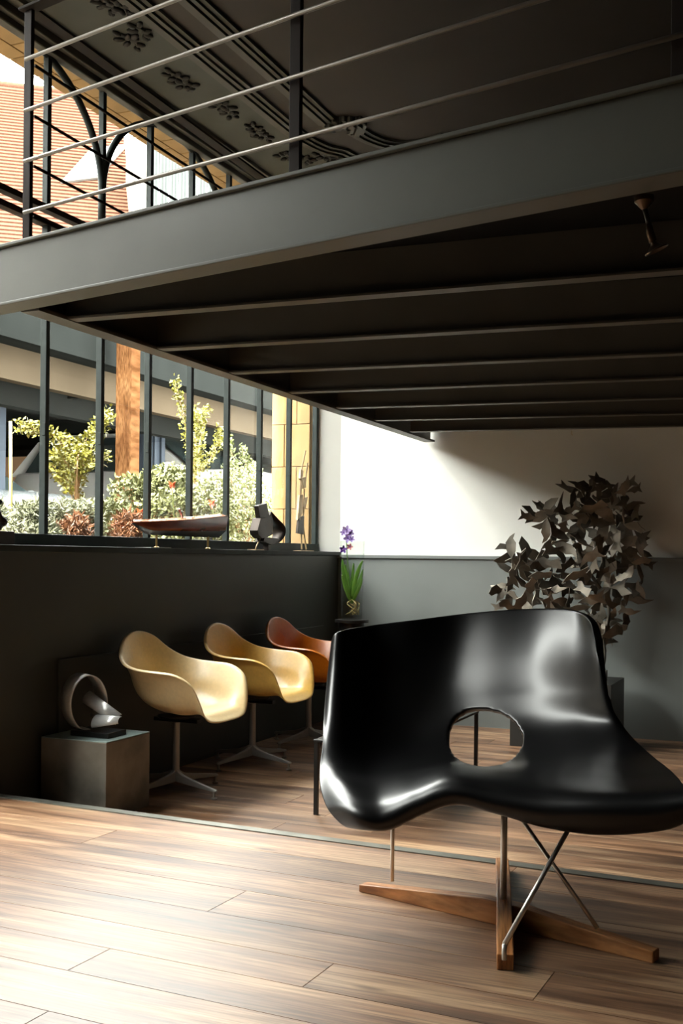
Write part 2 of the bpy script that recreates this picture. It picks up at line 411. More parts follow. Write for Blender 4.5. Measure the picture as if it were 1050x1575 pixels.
MB().box(XW - .02, XW + .03, YG, Y_END + .02, ZC - .04, ZC).build('top_rail', m_frame, win2)
for k, y in enumerate(MY):
    wd = .04 if k == 0 else .028
    if y > YD: MB().box(XW - .012, XW + .022, y - wd / 2, y + wd / 2, ZL + .055, 2.571).build('mullion', m_frame, win1, bevel=.002)
    MB().box(XW - .012, XW + .018, y - wd / 2, y + wd / 2, 2.669, ZC - .04).build('mullion', m_frame, win2, bevel=.002)
    if 0 < k < 8: MB().box(XW + .005, XW + .024, y - wd / 2 - .005, y - wd / 2 + .001, ZL + .52, ZL + .58).build('catch', m_frame, win1, bevel=.002)
    y2 = MY[k + 1] if k + 1 < len(MY) else YG - .012
    if y > YD: MB().box(XW - .006, XW - .002, max(y2 + .012, YD), y - wd / 2, ZL + .05, 2.58).build('pane', m_glass, win1)
    MB().box(XW - .006, XW - .002, y2 + .012, y - wd / 2, 2.66, ZC - .03).build('pane', m_glass, win2)
added_door = thing('added_door_1', (XW, (YG + YD) / 2, 0), 'added unseen tall glazed doors on the left that let in light', None, kind='structure')  # doors added out of view to brighten the left floor and lounge chair
MB().box(XO, XW + .04, YG, YD, -.3, .0).build('threshold', m_stone, added_door)
for k in range(4):
    y_a, y_b = YG + (YD - YG) * k / 4, YG + (YD - YG) * (k + 1) / 4
    lf = MB().box(XW - .02, XW + .02, y_a + .005, y_a + .05, .01, 2.57).box(XW - .02, XW + .02, y_b - .05, y_b - .005, .01, 2.57).box(XW - .02, XW + .02, y_a + .05, y_b - .05, .01, .12).box(XW - .02, XW + .02, y_a + .05, y_b - .05, 2.5, 2.57).build('door_leaf', m_frame, added_door)
    MB().box(XW - .006, XW - .002, y_a + .05, y_b - .05, .12, 2.5).build('pane', m_glass, lf)
# arches: each spans three bays
y0 = MY[3]
for n in range(3):
    yc = MY[3] - 1.5 * PITCH - n * 3 * PITCH
    P = []
    hs_ = 1.5 * PITCH
    for t in range(0, 33):
        th = math.pi * t / 32
        P.append((XW + .005, yc + hs_ * math.cos(th) * .995, 2.86 + .545 * math.sin(th)))
    P = [(XW + .005, P[0][1], 2.68)] + P + [(XW + .005, P[-1][1], 2.68)]
    MB().tube(P, .018, 8).build('arch_bar', m_frame, win2, smooth=True)
P = [(XW + .005, MY[3] + 1.5 * PITCH + 1.5 * PITCH * math.cos(math.pi * t / 32) * .995, 2.86 + .545 * math.sin(math.pi * t / 32)) for t in range(33)]
MB().tube(P, .018, 8).build('arch_bar', m_frame, win2, smooth=True)

# upper ceiling with plaster mouldings
ceil = struct(MB().box(XW + .0, XR + .1, YF - .1, YB, ZC, ZC + .2).build('ceiling', m_ceil), 'dark painted upper ceiling with plaster mouldings')
MB().box(XW + .0, -2.80, YF, 7.0, ZC - .012, ZC + .01).build('frieze', m_frieze, ceil)
for k, (x0, x1, h) in enumerate(((XW, XW + .05, .10), (XW + .05, XW + .085, .07), (XW + .085, XW + .14, .035))):
    MB().box(x0, x1, YF, YB, ZC - h, ZC - .001).build('cornice_step', m_mould, ceil, bevel=.006)
def moulding(pts, offs, name='moulding'):
    mb = MB()
    for off, wd, h in offs:
        for i in range(len(pts) - 1):
            p, q = pts[i], pts[i + 1]; t = (q - p).normalized(); n = Vector((t.y, -t.x, 0))
            e = t * .008
            mb.bar(p + n * off - e + Vector((0, 0, -h / 2)), q + n * off + e + Vector((0, 0, -h / 2)), wd, h)
    return mb.build(name, m_mould, ceil)
prof = [(-.05, .022, .022), (-.022, .03, .034), (.012, .022, .026), (.04, .024, .016)]
zz = ZC
in_pts = [Vector((-2.535, YF, zz)), Vector((-2.535, onz(505, 185, zz).y, zz))]
moulding(in_pts, prof)
sc_pts = [onz(*p, zz) for p in ((503, 184), (513, 192), (521, 181), (534, 188), (545, 181), (552, 186), (548, 198))]
moulding(sc_pts, [(-.03, .02, .03), (0, .03, .045), (.03, .02, .03)], 'moulding_scroll')
cv = curve([onz(*p, zz) for p in ((548, 198), (565, 208), (590, 217), (622, 221), (655, 217), (684, 208))], 14)
moulding(cv, prof)
moulding([Vector((-2.775, YF, zz)), Vector((-2.775, onz(445, 190, zz).y + .05, zz))], prof)
cv2 = curve([Vector((-2.775, onz(445, 190, zz).y + .05, zz))] + [onz(*p, zz) for p in ((470, 212), (500, 226), (525, 232), (545, 243), (570, 250), (610, 246))], 14)
moulding(cv2, prof)
m_relief = M('plaster relief', rgb(40, 37, 32), .7, 0, .2, 14)
for i, (px, py) in enumerate(((198, 62), (215, 48), (283, 130), (270, 118), (350, 172), (340, 162), (402, 208), (392, 198), (440, 240), (180, 10), (160, 5), (468, 245), (500, 240))):
    c = onz(px, py, ZC - .014); mb = MB()
    for k in range(7):
        th = k * .9 + i; r = .03 + .012 * (k % 3)
        mb.blob((c.x + r * math.cos(th), c.y + 1.6 * r * math.sin(th), c.z - .004), .028, .016, .012, 8, 5, Matrix.Rotation(th, 3, 'Z'))
    mb.tube(curve([(c.x, c.y - .07, c.z), (c.x + .03, c.y, c.z - .006), (c.x - .01, c.y + .09, c.z)], 8), .006, 6)
    mb.build('plaster_flower', m_relief, ceil, smooth=True)

# ------------------------------------------------------------------ mezzanine
BA, BB = Vector((-2.46, 2.892, ZB)), Vector((-.264, 2.407, ZB))
BD = (BB - BA).normalized(); BN = Vector((-BD.y, BD.x, 0))           # along the beam, away from the viewer
BEAM_H = .205
def bpt(t, d, z): p = BA + BD * t + BN * d; return Vector((p.x, p.y, z))
mez = thing('mezzanine', (-1.0, 4.5, ZB), 'steel framed mezzanine floor hanging over the back of the room', 'mezzanine')
LB = 5.95
mb = MB()
def hbar(mb, t0, t1, d0, d1, z0, z1):
    mb.hexa([bpt(t0, d0, z0), bpt(t1, d0, z0), bpt(t1, d1, z0), bpt(t0, d1, z0)], [bpt(t0, d0, z1), bpt(t1, d0, z1), bpt(t1, d1, z1), bpt(t0, d1, z1)])
hbar(mb, -.35, LB, 0, .095, ZB, ZB + .011); hbar(mb, -.35, LB, 0, .095, ZB + BEAM_H - .012, ZB + BEAM_H)
hbar(mb, -.35, LB, .012, .024, ZB + .011, ZB + BEAM_H - .012)
mb.build('front_beam', m_beam, mez, bevel=.003)
xs0, xs1 = -2.40, -2.47                                              # inner underside line of the side beam, front to back
mb = MB()
for (wa, wb, z0, z1) in ((-.075, .0, ZB - .003, ZB + .01), (-.045, -.033, ZB + .01, ZB + .18), (-.075, .0, ZB + .17, ZB + .18)):
    mb.hexa([(xs0 + wa, 2.99, z0), (xs0 + wb, 2.99, z0), (xs1 + wb, YB - .03, z0), (xs1 + wa, YB - .03, z0)], [(xs0 + wa, 2.99, z1), (xs0 + wb, 2.99, z1), (xs1 + wb, YB - .03, z1), (xs1 + wa, YB - .03, z1)])
mb.build('side_beam', m_joist, mez)
JY = [((-2.279, 3.152), (-.352, 3.23)), ((-2.328, 3.735), (-.421, 3.88)), ((-2.316, 4.338), (-.493, 4.53)), ((-2.352, 4.956), (-.553, 5.14)), ((-2.36, 5.556), (-.622, 5.77)), ((-2.358, 6.13), (-.694, 6.39)), ((-2.4, 6.74), (-.75, 6.964)), ]
for (p, q) in JY:
    p = Vector((*p, 0)); q = Vector((*q, 0)); t = (q - p).normalized(); n = Vector((-t.y, t.x, 0))
    s0 = p + t * ((xs0 - .03 - p.x) / t.x); s1 = p + t * ((XR - .3 - p.x) / t.x)
    if s1.y > YB - .08: s1 = p + t * ((YB - .08 - p.y) / t.y)
    mb = MB()
    for (d0, d1, z0, z1) in ((-.0, .056, ZB, ZB + .008), (.025, .031, ZB + .008, ZB + .15)):
        L4 = [s0 + n * d0, s1 + n * d0, s1 + n * d1, s0 + n * d1]
        mb.hexa([(v.x, v.y, z0) for v in L4], [(v.x, v.y, z1) for v in L4])
    mb.build('joist', m_joist, mez)
mb = MB(); q0, q1 = bpt(.02, .03, 0), bpt(LB, .03, 0)
L4 = [(q0.x, q0.y), (q1.x, q1.y), (q1.x, YB - .03), (xs1 - .05, YB - .03), ]
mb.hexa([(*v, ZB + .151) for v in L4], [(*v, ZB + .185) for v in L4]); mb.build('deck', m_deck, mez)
# small hook on the last joist
h = ony(878, 668, 7.0); MB().tube([(h.x, h.y, ZB - .001), (h.x, h.y, ZB - .02), (h.x + .006, h.y, ZB - .03)], .004, 6).build('hook', m_cream, mez)

# railing
ZT = ZB + BEAM_H
rail = thing('railing', tuple(bpt(0, .03, ZT)), 'dark metal railing with thin horizontal rods on the mezzanine edge', 'railing')
def bt(px, py):                                                      # parameter along the beam for a pixel
    p = onplane(px, py, bpt(0, .03, 0), BN); return (p - BA).dot(BD)
tA, tB, tC = bt(42, 300), bt(454, 200), bt(1045, 60)
RZ = [2.133, 2.300, 2.465, 2.632]
for t in (tA, tB, tC):
    p = bpt(t, .03, 0)
    MB().bar(bpt(t, .03, ZT + .0), bpt(t, .03, 2.80), .036, .014, up=tuple(BN)).build('post', m_post, rail, bevel=.002)
for zz in RZ:
    MB().tube([bpt(tA + .004, .012, zz), bpt(tC + 1.2, .012, zz)], .0065, 8).build('rod', m_rail, rail, smooth=True)
MB().bar(bpt(tA - .03, .03, 2.805), bpt(tC + 1.2, .03, 2.805), .045, .01).build('handrail', m_post, rail, bevel=.002)
pA = bpt(tA, .03, 0); XS = -2.48
sp = onx(348, 270, XS)
MB().bar((pA.x, pA.y + .02, 2.806), (XS, YB - .3, 2.806), .045, .009).build('handrail', m_post, rail)
for yy in (sp.y, sp.y + 1.35):
    MB().bar((XS, yy, ZT - .02), (XS, yy, 2.80), .036, .012).build('post', m_post, rail)
for zz in RZ:
    MB().tube([(pA.x, pA.y + .03, zz), (XS, YB - .3, zz)], .0055, 8).build('rod', m_post, rail, smooth=True)

# ------------------------------------------------------------------ lounge chair
NET = [
 [(513,985,3.800),(506,1040,3.750),(500,1100,3.650),(495,1150,3.500),(491,1185,3.390),(493,1215,3.250),(506,1246,3.130),(532,1266,3.080),(548,1262,3.160)],
 [(524,969,3.780),(521,1030,3.730),(518,1090,3.640),(516,1150,3.500),(518,1186,3.370),(526,1210,3.200),(542,1243,3.050),(563,1270,3.020),(575,1264,3.100)],
 [(570,961,3.860),(568,1020,3.820),(566,1085,3.740),(566,1150,3.600),(569,1194,3.420),(577,1217,3.200),(586,1244,3.030),(597,1269,3.000),(608,1262,3.080)],
 [(632,953,3.850),(629,1015,3.820),(627,1080,3.750),(626,1145,3.630),(626,1187,3.420),(629,1203,3.200),(636,1224,3.010),(643,1247,2.980),(650,1242,3.060)],
 [(700,945,3.865),(696,1010,3.805),(692,1075,3.725),(690,1135,3.600),(690,1176,3.400),(690,1188,3.180),(693,1204,2.980),(697,1230,2.950),(702,1228,3.030)],
 [(765,939,3.800),(760,1005,3.720),(755,1070,3.640),(750,1130,3.545),(749,1178,3.340),(751,1192,3.100),(756,1214,2.930),(763,1244,2.900),(767,1240,2.980)],
 [(830,936,3.710),(826,1000,3.620),(822,1065,3.550),(820,1125,3.465),(820,1172,3.260),(823,1197,3.040),(831,1228,2.860),(839,1265,2.840),(842,1260,2.920)],
 [(884,938,3.570),(884,1000,3.470),(885,1065,3.420),(890,1120,3.360),(897,1165,3.190),(905,1201,2.960),(915,1232,2.780),(926,1275,2.770),(928,1270,2.850)],
 [(910,952,3.440),(916,1010,3.370),(925,1070,3.330),(942,1120,3.280),(964,1165,3.120),(984,1200,2.900),(1002,1230,2.720),(1018,1268,2.700),(1018,1264,2.780)],
 [(920,985,3.370),(926,1030,3.340),(937,1085,3.310),(962,1130,3.260),(1000,1165,3.100),(1038,1195,2.860),(1060,1224,2.680),(1066,1248,2.670),(1062,1250,2.750)],
]
CX, CY = onz(780, 1415, 0).xy
chaise = thing('lounge_chair', (CX, CY, 0), 'large black organic moulded lounge chair with a hole on rods and oak cross base', 'chair')
P3 = [[at(*q) for q in col] for col in NET]
PX = [[Vector((q[0], q[1], 0)) for q in col] for col in NET]
NU, NV = 128, 108
def surf(net, u, v):
    return spline([spline(col, v) for col in net], u)
def hole(u, v):
    p = surf(PX, u, v); dx, dy = p.x - 747, p.y - 1139
    th = math.atan2(dy, dx)
    rx = 56; ry = 45
    k = (abs(dx) / rx) ** 2.2 + (abs(dy - .10 * dx * (1 if dy < 0 else -.25)) / ry) ** 2.2
    return k - 1
UV = [[(9 * i / NU, 8 * j / NV) for j in range(NV + 1)] for i in range(NU + 1)]
cu, cvv = 5.0, 3.15
best = min(((abs(surf(PX, u, v).x - 747) + abs(surf(PX, u, v).y - 1139), u, v) for r in UV for u, v in r))
cu, cvv = best[1], best[2]
bm_v = {}; faces = []
inside = lambda i, j: hole(9 * (i + .5) / NU, 8 * (j + .5) / NV) < 0
keep = [(i, j) for i in range(NU) for j in range(NV) if not inside(i, j)]
rm = set((i, j) for i in range(NU) for j in range(NV)) - set(keep)
bound = set(); kv = set()
for i, j in keep:
    for q in ((i, j), (i + 1, j), (i + 1, j + 1), (i, j + 1)): kv.add(q)
for i, j in rm:
    for q in ((i, j), (i + 1, j), (i + 1, j + 1), (i, j + 1)):
        if q in kv: bound.add(q)
for q in bound:
    u, v = UV[q[0]][q[1]]; lo, hi = 0.0, 3.0
    for _ in range(30):
        mid = (lo + hi) / 2
        if hole(cu + (u - cu) * mid, cvv + (v - cvv) * mid) < 0: lo = mid
        else: hi = mid
    UV[q[0]][q[1]] = (cu + (u - cu) * hi, cvv + (v - cvv) * hi)
order = sorted(bound, key=lambda q: math.atan2(UV[q[0]][q[1]][1] - cvv, UV[q[0]][q[1]][0] - cu))
for _ in range(60):                                                   # even spacing round the rim
    new = {}
    for k, q in enumerate(order):
        a_, b_ = order[k - 1], order[(k + 1) % len(order)]
        u = (UV[a_[0]][a_[1]][0] + UV[b_[0]][b_[1]][0]) / 2; v = (UV[a_[0]][a_[1]][1] + UV[b_[0]][b_[1]][1]) / 2
        lo, hi = 0.5, 2.0
        for _k in range(18):
            mid = (lo + hi) / 2
            if hole(cu + (u - cu) * mid, cvv + (v - cvv) * mid) < 0: lo = mid
            else: hi = mid
        new[q] = (cu + (u - cu) * hi, cvv + (v - cvv) * hi)
    for q, w_ in new.items(): UV[q[0]][q[1]] = w_
    if _ > 12: break
near = [q for q in kv if q not in bound and 0 < q[0] < NU and 0 < q[1] < NV and min(abs(q[0] - p[0]) + abs(q[1] - p[1]) for p in bound) < 9]
for _ in range(40):
    for i, j in near:
        nb = [(i + 1, j), (i - 1, j), (i, j + 1), (i, j - 1)]
        nb = [n_ for n_ in nb if n_ in kv]
        UV[i][j] = (sum(UV[p][q][0] for p, q in nb) / len(nb), sum(UV[p][q][1] for p, q in nb) / len(nb))
mb = MB(); idx = {}
for q in sorted(kv):
    u, v = UV[q[0]][q[1]]; idx[q] = len(mb.v); mb.v.append(surf(P3, u, v))
for i, j in keep: mb.f.append((idx[(i, j)], idx[(i + 1, j)], idx[(i + 1, j + 1)], idx[(i, j + 1)]))
shell = mb.build('shell', m_gloss, chaise, smooth=True, solid=.024, subsurf=1)
# smooth the sampled surface a little
md = shell.modifiers.new('smooth', 'SMOOTH'); md.factor = .5; md.iterations = 3
shell.modifiers.move(2, 0)
rL, rR = onz(557, 1369, 0), onz(1008, 1479, 0)
cN, cF = onz(776, 1493, 0), onz(771, 1338, 0)
def runner(p, q, h0, hm, h1, wd, name, bite=0):
    t = (q - p).normalized(); n = Vector((-t.y, t.x, 0)) * wd / 2; L = (q - p).length
    prof_ = [(0, h0), (.2 * L, h0 + (hm - h0) * .45), (.46 * L, hm), (.58 * L, hm), (.8 * L, h1 + (hm - h1) * .45), (L, h1)]
    mbb = MB(); rows = []
    for d, hh in prof_:
        c = p + t * d; rows.append([c - n, c + n, c + n + Vector((0, 0, hh)), c - n + Vector((0, 0, hh))])
    mbb.grid(rows, True); mbb.f.append((3, 2, 1, 0)); e = len(mbb.v); mbb.f.append((e - 4, e - 3, e - 2, e - 1))
    o = mbb.build(name, m_runner, chaise, bevel=.003); an = math.atan2(t.y, t.x)
    o.data.transform(Matrix.Rotation(-an, 4, 'Z')); o.rotation_euler = (0, 0, an); return o
runner(rL, rR, .022, .066, .03, .042, 'runner')
runner(cN, cF, .04, .078, .04, .042, 'runner')
def rod(p, q, r=.0075): MB().tube([p, q], r, 10).build('rod', m_chrome, chaise, smooth=True)
def on_runner(px, py):                                               # pixel on the long runner's axis
    t = (rR - rL).normalized(); return onplane(px, py, rL, (-t.y, t.x, 0))
a = on_runner(602, 1355); rod(a, Vector((a.x, a.y, .335)), .006)
ctr = onplane(773, 1390, rL, (-(rR - rL).normalized().y, (rR - rL).normalized().x, 0)); ctr.z = .07
rod(ctr, Vector((ctr.x, ctr.y, .40)), .0095)
a = on_runner(918, 1428); b = at(800, 1258, 3.02); rod(a, b + (b - a) * .10, .006)
a = at(775, 1452, at(0, 0, 1).length * 0 + 2.83); b = at(875, 1272, 2.93)
a = onplane(775, 1452, cN, (1, 0, 0)) ; rod(a, b + (b - a) * .10, .0065)
MB().tube([a, a + Vector((-.001, 0, -.022)), Vector((a.x, a.y, .03))], .0065, 8).build('rod_foot', m_chrome, chaise, smooth=True)

# ------------------------------------------------------------------ shell armchairs
def make_chair():
    root = thing('shell_armchair', (0, 0, 0), 'x', 'chair', 'shell armchairs along the left wall')
    R = [(.315,0,.405),(.312,.13,.408),(.302,.212,.43),(.288,.258,.51),(.255,.29,.592),(.17,.314,.636),(.06,.322,.645),(-.05,.316,.652),(-.14,.29,.672),(-.205,.235,.715),(-.245,.14,.782),(-.262,0,.81)]
    A = [(.262,0,.437),(.26,.125,.437),(.25,.195,.445),(.235,.232,.48),(.2,.256,.525),(.13,.272,.555),(.04,.273,.565),(-.06,.264,.58),(-.135,.237,.605),(-.19,.184,.648),(-.225,.105,.69),(-.236,0,.705)]
    B = [(.17,0,.43),(.17,.10,.43),(.155,.16,.431),(.13,.195,.44),(.09,.218,.458),(.035,.225,.472),(-.03,.22,.482),(-.095,.202,.50),(-.148,.165,.525),(-.183,.116,.55),(-.203,.06,.565),(-.208,0,.57)]
    c = Vector((-.01, 0, .412))
    full = lambda P: [Vector(p) for p in P] + [Vector((p[0], -p[1], p[2])) for p in reversed(P[1:-1])]
    sc_ = lambda P: [(p[0] * .9, p[1] * .88, p[2] - .025) for p in P]
    R, A, B = full(sc_(R)), full(sc_(A)), full(sc_(B)); c.z -= .025
    C = [c.lerp(b, .5) + Vector((0, 0, -.006 - .25 * (b.z - .43))) for b in B]
    lip = []
    for k, r in enumerate(R):
        d = Vector((r.x - .0, r.y, 0)).normalized(); lip.append(r + d * .014 + Vector((0, 0, -.011)))
    rings = [[c] * len(R), C, B, A, R]
    n = 72; nr = 30; rows = []
    for i in range(1, nr + 1):
        v = 4 * i / nr
        ring = [spline([g[k] for g in rings], v) for k in range(len(R))]
        rows.append([spline(ring, len(ring) * j / n, True) for j in range(n)])
    rows.append([spline(lip, len(lip) * j / n, True) for j in range(n)])
    mbb = MB().grid(rows, True); mbb.f.append(tuple(range(n)))
    sh = mbb.build('shell', m_white, root, smooth=True, solid=.007, subsurf=1, local=True)
    MB().lathe([(.09, .365), (.095, .372), (.095, .377), (.05, .38)], n=20).build('shock_mount', m_black, root, smooth=True, local=True, angle=30)
    MB().box(-.12, .13, -.02, .02, .345, .365).build('seat_bracket', m_black, root, local=True, bevel=.003)
    MB().lathe([(.018, .075), (.0165, .22), (.0165, .34), (.03, .346)], n=16).build('column', m_alu, root, smooth=True, local=True, angle=40)
    for k in range(4):
        th = math.radians(-16 + 90 * k); d = Vector((math.cos(th), math.sin(th), 0)); nn = Vector((-d.y, d.x, 0))
        rows = []
        for r, wd, zt, zb in ((.0, .03, .125, .055), (.025, .032, .10, .052), (.05, .031, .088, .05), (.12, .027, .074, .046), (.2, .023, .062, .041), (.275, .02, .05, .036), (.285, .012, .046, .038)):
            cc = d * r; rows.append([cc - nn * wd / 2 + Vector((0, 0, zb)), cc + nn * wd / 2 + Vector((0, 0, zb)), cc + nn * wd * .32 + Vector((0, 0, zt)), cc - nn * wd * .32 + Vector((0, 0, zt))])
        mm = MB().grid(rows, True); mm.f.append((3, 2, 1, 0)); e = len(mm.v); mm.f.append((e - 4, e - 3, e - 2, e - 1))
        arm = mm.build('base_arm', m_alu, root, local=True, bevel=.003)
        g = MB().lathe([(.014, 0), (.015, .008), (.006, .012), (.006, .04)], c=d * .268, n=12)
        o = g.build('glide', m_alu, root, smooth=True, local=True, angle=40)
    return root
proto = make_chair()
c1 = M('parchment fibreglass', rgb(236, 208, 156), .38, 0, .05, 60, .02, .25)
c2 = M('ochre fibreglass', rgb(222, 178, 92), .36, 0, .06, 60, .02, .25)
c3 = M('burnt orange fibreglass', rgb(194, 106, 20), .34, 0, .06, 60, .02, .3)
def place_chair(root, loc, rz, label, mat, first):
    if first: r = root
    else:
        r = root.copy(); COL.objects.link(r)
        for ch in root.children:
            c = ch.copy(); COL.objects.link(c); c.parent = r
    r.location = loc; r.rotation_euler = (0, 0, rz); r['label'] = label
    for ch in r.children:
        if ch.name.startswith('shell'):
            if not first: ch.data = ch.data.copy()
            ch.data.materials[0] = mat
    return r
ch2 = place_chair(proto, (-2.88, 5.46, LF), 0.02, 'ochre yellow shell armchair on cast metal base, middle of the row of three', c2, False)
ch3 = place_chair(proto, (-2.88, 6.20, LF), 0.0, 'burnt orange shell armchair at the far end of the row by the wall', c3, False)
ch1 = place_chair(proto, (-2.88, 4.66, LF), 0.0, 'pale cream shell armchair on cast metal base beside the steel cube', c1, True)

# ------------------------------------------------------------------ steel cube and band sculpture
cx0, cx1, cy0, cy1, ct = -3.175, -2.825, 4.0, 4.34, .205
cube = thing('plinth', ((cx0 + cx1) / 2, (cy0 + cy1) / 2, LF), 'scratched dark steel cube plinth at the floor step', 'plinth')
MB().box(cx0, cx1, cy0, cy1, LF, ct - .004).build('body', m_cube, cube, bevel=.002)
MB().box(cx0 - .0005, cx1 + .0005, cy0 - .0005, cy1 + .0005, ct - .004, ct).build('top_plate', M('blue grey steel plate', rgb(150, 168, 165), .4, .3, .1, 8), cube, bevel=.0015)
def cpt(px, py, y=4.15): return ony(px, py, y)
scl = thing('band_sculpture', (cpt(150, 1125).x, 4.15, ct), 'small looping brushed steel band sculpture on a dark base, on the steel cube', 'sculpture')
b0, b1 = cpt(122, 1120).x, cpt(180, 1120).x
MB().box(b0, b1, 4.08, 4.22, ct, ct + .024).build('base', m_black, scl, bevel=.003)
rc = cpt(128, 1078); rr_x = (cpt(160, 1080).x - cpt(97, 1080).x) / 2 * .92; rr_z = (cpt(128, 1037).z - ct - .024) / 2
rc.z = ct + .024 + rr_z
rows = []
bw = Vector((.867, -.497, 0)); hz_ = Vector((.497, .867, 0)); RAD = .085
for k in range(49):
    th = math.radians(-60 + 318 * k / 48 + 20); ww = .07 - .02 * (k / 48)
    c = rc + hz_ * (RAD * math.cos(th)) + Vector((0, 0, rr_z * math.sin(th)))
    rows.append([c - bw * ww, c + bw * ww])
MB().grid(rows).build('loop_band', m_bsteel, scl, smooth=True, solid=.004)
tip = cpt(186, 1105, 4.10)
def strip(a, b, wa, wb, ax, name, arc=.6):
    rows = []; t = (b - a).normalized(); n = t.cross(Vector(ax)).normalized(); m = n.cross(t)
    for k in range(13):
        th = -1.5 + 3.0 * k / 12
        rows.append([a + n * wa * math.sin(th) + m * wa * math.cos(th) * arc, b + n * wb * math.sin(th) + m * wb * math.cos(th) * arc])
    MB().grid(rows).build(name, m_bsteel, scl, smooth=True, solid=.003)
strip(cpt(133, 1072, 4.17), cpt(182, 1107, 4.12), .03, .026, (0, -1, .35), 'cross_band')
strip(cpt(146, 1110, 4.11), cpt(184, 1108, 4.08), .034, .018, (0, -.7, .6), 'cross_band')

# dark flat panel on the dado behind the chairs
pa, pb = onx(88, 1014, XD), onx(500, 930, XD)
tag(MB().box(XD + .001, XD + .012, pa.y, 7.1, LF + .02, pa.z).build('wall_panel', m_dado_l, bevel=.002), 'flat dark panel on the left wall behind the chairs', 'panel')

# ------------------------------------------------------------------ low black table behind the lounge chair
tA_ = onz(485, 1253, LF); tw, tl = .38, 1.24
tb = thing('low_table', (tA_.x + tw / 2, tA_.y + tl / 2, LF), 'low black metal table with thin legs behind the black lounge chair', 'table')
TZ = onplane(482, 1137, tA_, (_s * -1, _c, 0)).z
for dx in (0, tw):
    for dy in (0, tl):
        MB().box(tA_.x + dx - .009, tA_.x + dx + .009, tA_.y + dy - .009, tA_.y + dy + .009, LF, TZ - .012).build('leg', m_black, tb)
MB().box(tA_.x - .012, tA_.x + tw + .012, tA_.y - .012, tA_.y + tl + .012, TZ - .012, TZ).build('top', m_black, tb, bevel=.002)

# ------------------------------------------------------------------ orchid in glass vase on black stand
SD = 7.32
sx = at(540, 953, SD); stz = sx.z
tag(MB().lathe([(.105, LF), (.105, LF + .02), (.085, LF + .025), (.085, stz - .02), (.112, stz - .018), (.112, stz)], c=(sx.x, sx.y, 0), n=32).build('pedestal', m_black, smooth=True, angle=30), 'round black pedestal under the orchid vase in the corner', 'pedestal')
vz1 = at(540, 832, SD).z
vr = 18.5 / F_PX * SD
tag(MB().lathe([(0, stz + .001), (vr * .84, stz + .001), (vr * .86, stz + .02), (vr * 1.03, vz1), (vr * 1.0, vz1), (vr * .82, stz + .022), (0, stz + .02)], c=(sx.x, sx.y, 0), n=40).build('vase', m_vase, smooth=True, angle=40), 'tall clear glass vase holding an orchid', 'vase')
orch = thing('orchid', (sx.x, sx.y, stz + .022), 'purple flowering orchid with strap leaves and bare roots in the glass vase', 'plant')
def opt(px, py, d=0): return at(px, py, SD + d)
m_leafg = M('orchid leaf', rgb(92, 132, 48), .4, 0, .25, 9)
m_root = M('orchid root', rgb(150, 132, 84), .7, 0, .2, 20)
def strap(pts, wd, mat, name, parent):
    C_ = curve(pts, 14); rows = []; R_ = Vector((_c, _s, 0))
    for k, p in enumerate(C_):
        t = (C_[min(k + 1, 14)] - C_[max(k - 1, 0)]).normalized(); n = t.cross(Vector((-_s, _c, 0))).normalized()
        ww = wd * math.sin(math.pi * min(1, .12 + .86 * k / 14)) ** .6
        rows.append([p - n * ww, p + Vector((_s, -_c, 0)) * -.006, p + n * ww])
    return MB().grid(rows).build(name, mat, parent, smooth=True, solid=.003)
for pts, wd in (
    ([opt(538, 920), opt(532, 900, -.01), opt(527, 878, -.02), opt(526, 860, -.02)], .011),
    ([opt(538, 922), opt(536, 900, .02), opt(531, 880, .03), opt(530, 868, .03)], .012),
    ([opt(540, 922), opt(545, 895, -.01), opt(551, 875, -.02), opt(557, 862, -.01)], .013),
    ([opt(540, 925), opt(548, 902, .02), opt(554, 888, .03), opt(557, 876, .03)], .012),
    ([opt(539, 928), opt(533, 912, -.03), opt(528, 897, -.04), opt(525, 884, -.04)], .010),
    ([opt(540, 928), opt(547, 914, -.03), opt(553, 900, -.04), opt(556, 890, -.04)], .010),
    ([opt(539, 918), opt(540, 895, .01), opt(542, 878, .02), opt(543, 866, .02)], .009)):
    strap(pts, wd, m_leafg, 'leaf', orch)
for k in range(9):
    r = random.Random(k); a0 = r.uniform(0, 6.28); rr = vr * .6
    pts = [Vector((sx.x, sx.y, opt(538, 922).z))]
    for q in range(1, 5):
        a0 += r.uniform(-1, 1); pts.append(Vector((sx.x + rr * math.cos(a0), sx.y + rr * math.sin(a0), pts[0].z - (pts[0].z - stz - .034) * q / 4)))
    MB().tube(curve(pts, 16), .0035, 6).build('root', m_root, orch, smooth=True)
MB().tube(curve([opt(538, 920), opt(536, 890), opt(533, 855), opt(532, 830), opt(533, 812)], 16), .003, 6).build('stem', m_leafg, orch, smooth=True)
m_petal = M('violet petal', rgb(186, 164, 222), .5, 0, .15, 30)
m_petal2 = M('deep purple petal', rgb(110, 60, 160), .5, 0, .15, 30)
m_petal3 = M('pink bud', rgb(214, 140, 140), .5, 0, .1, 30)
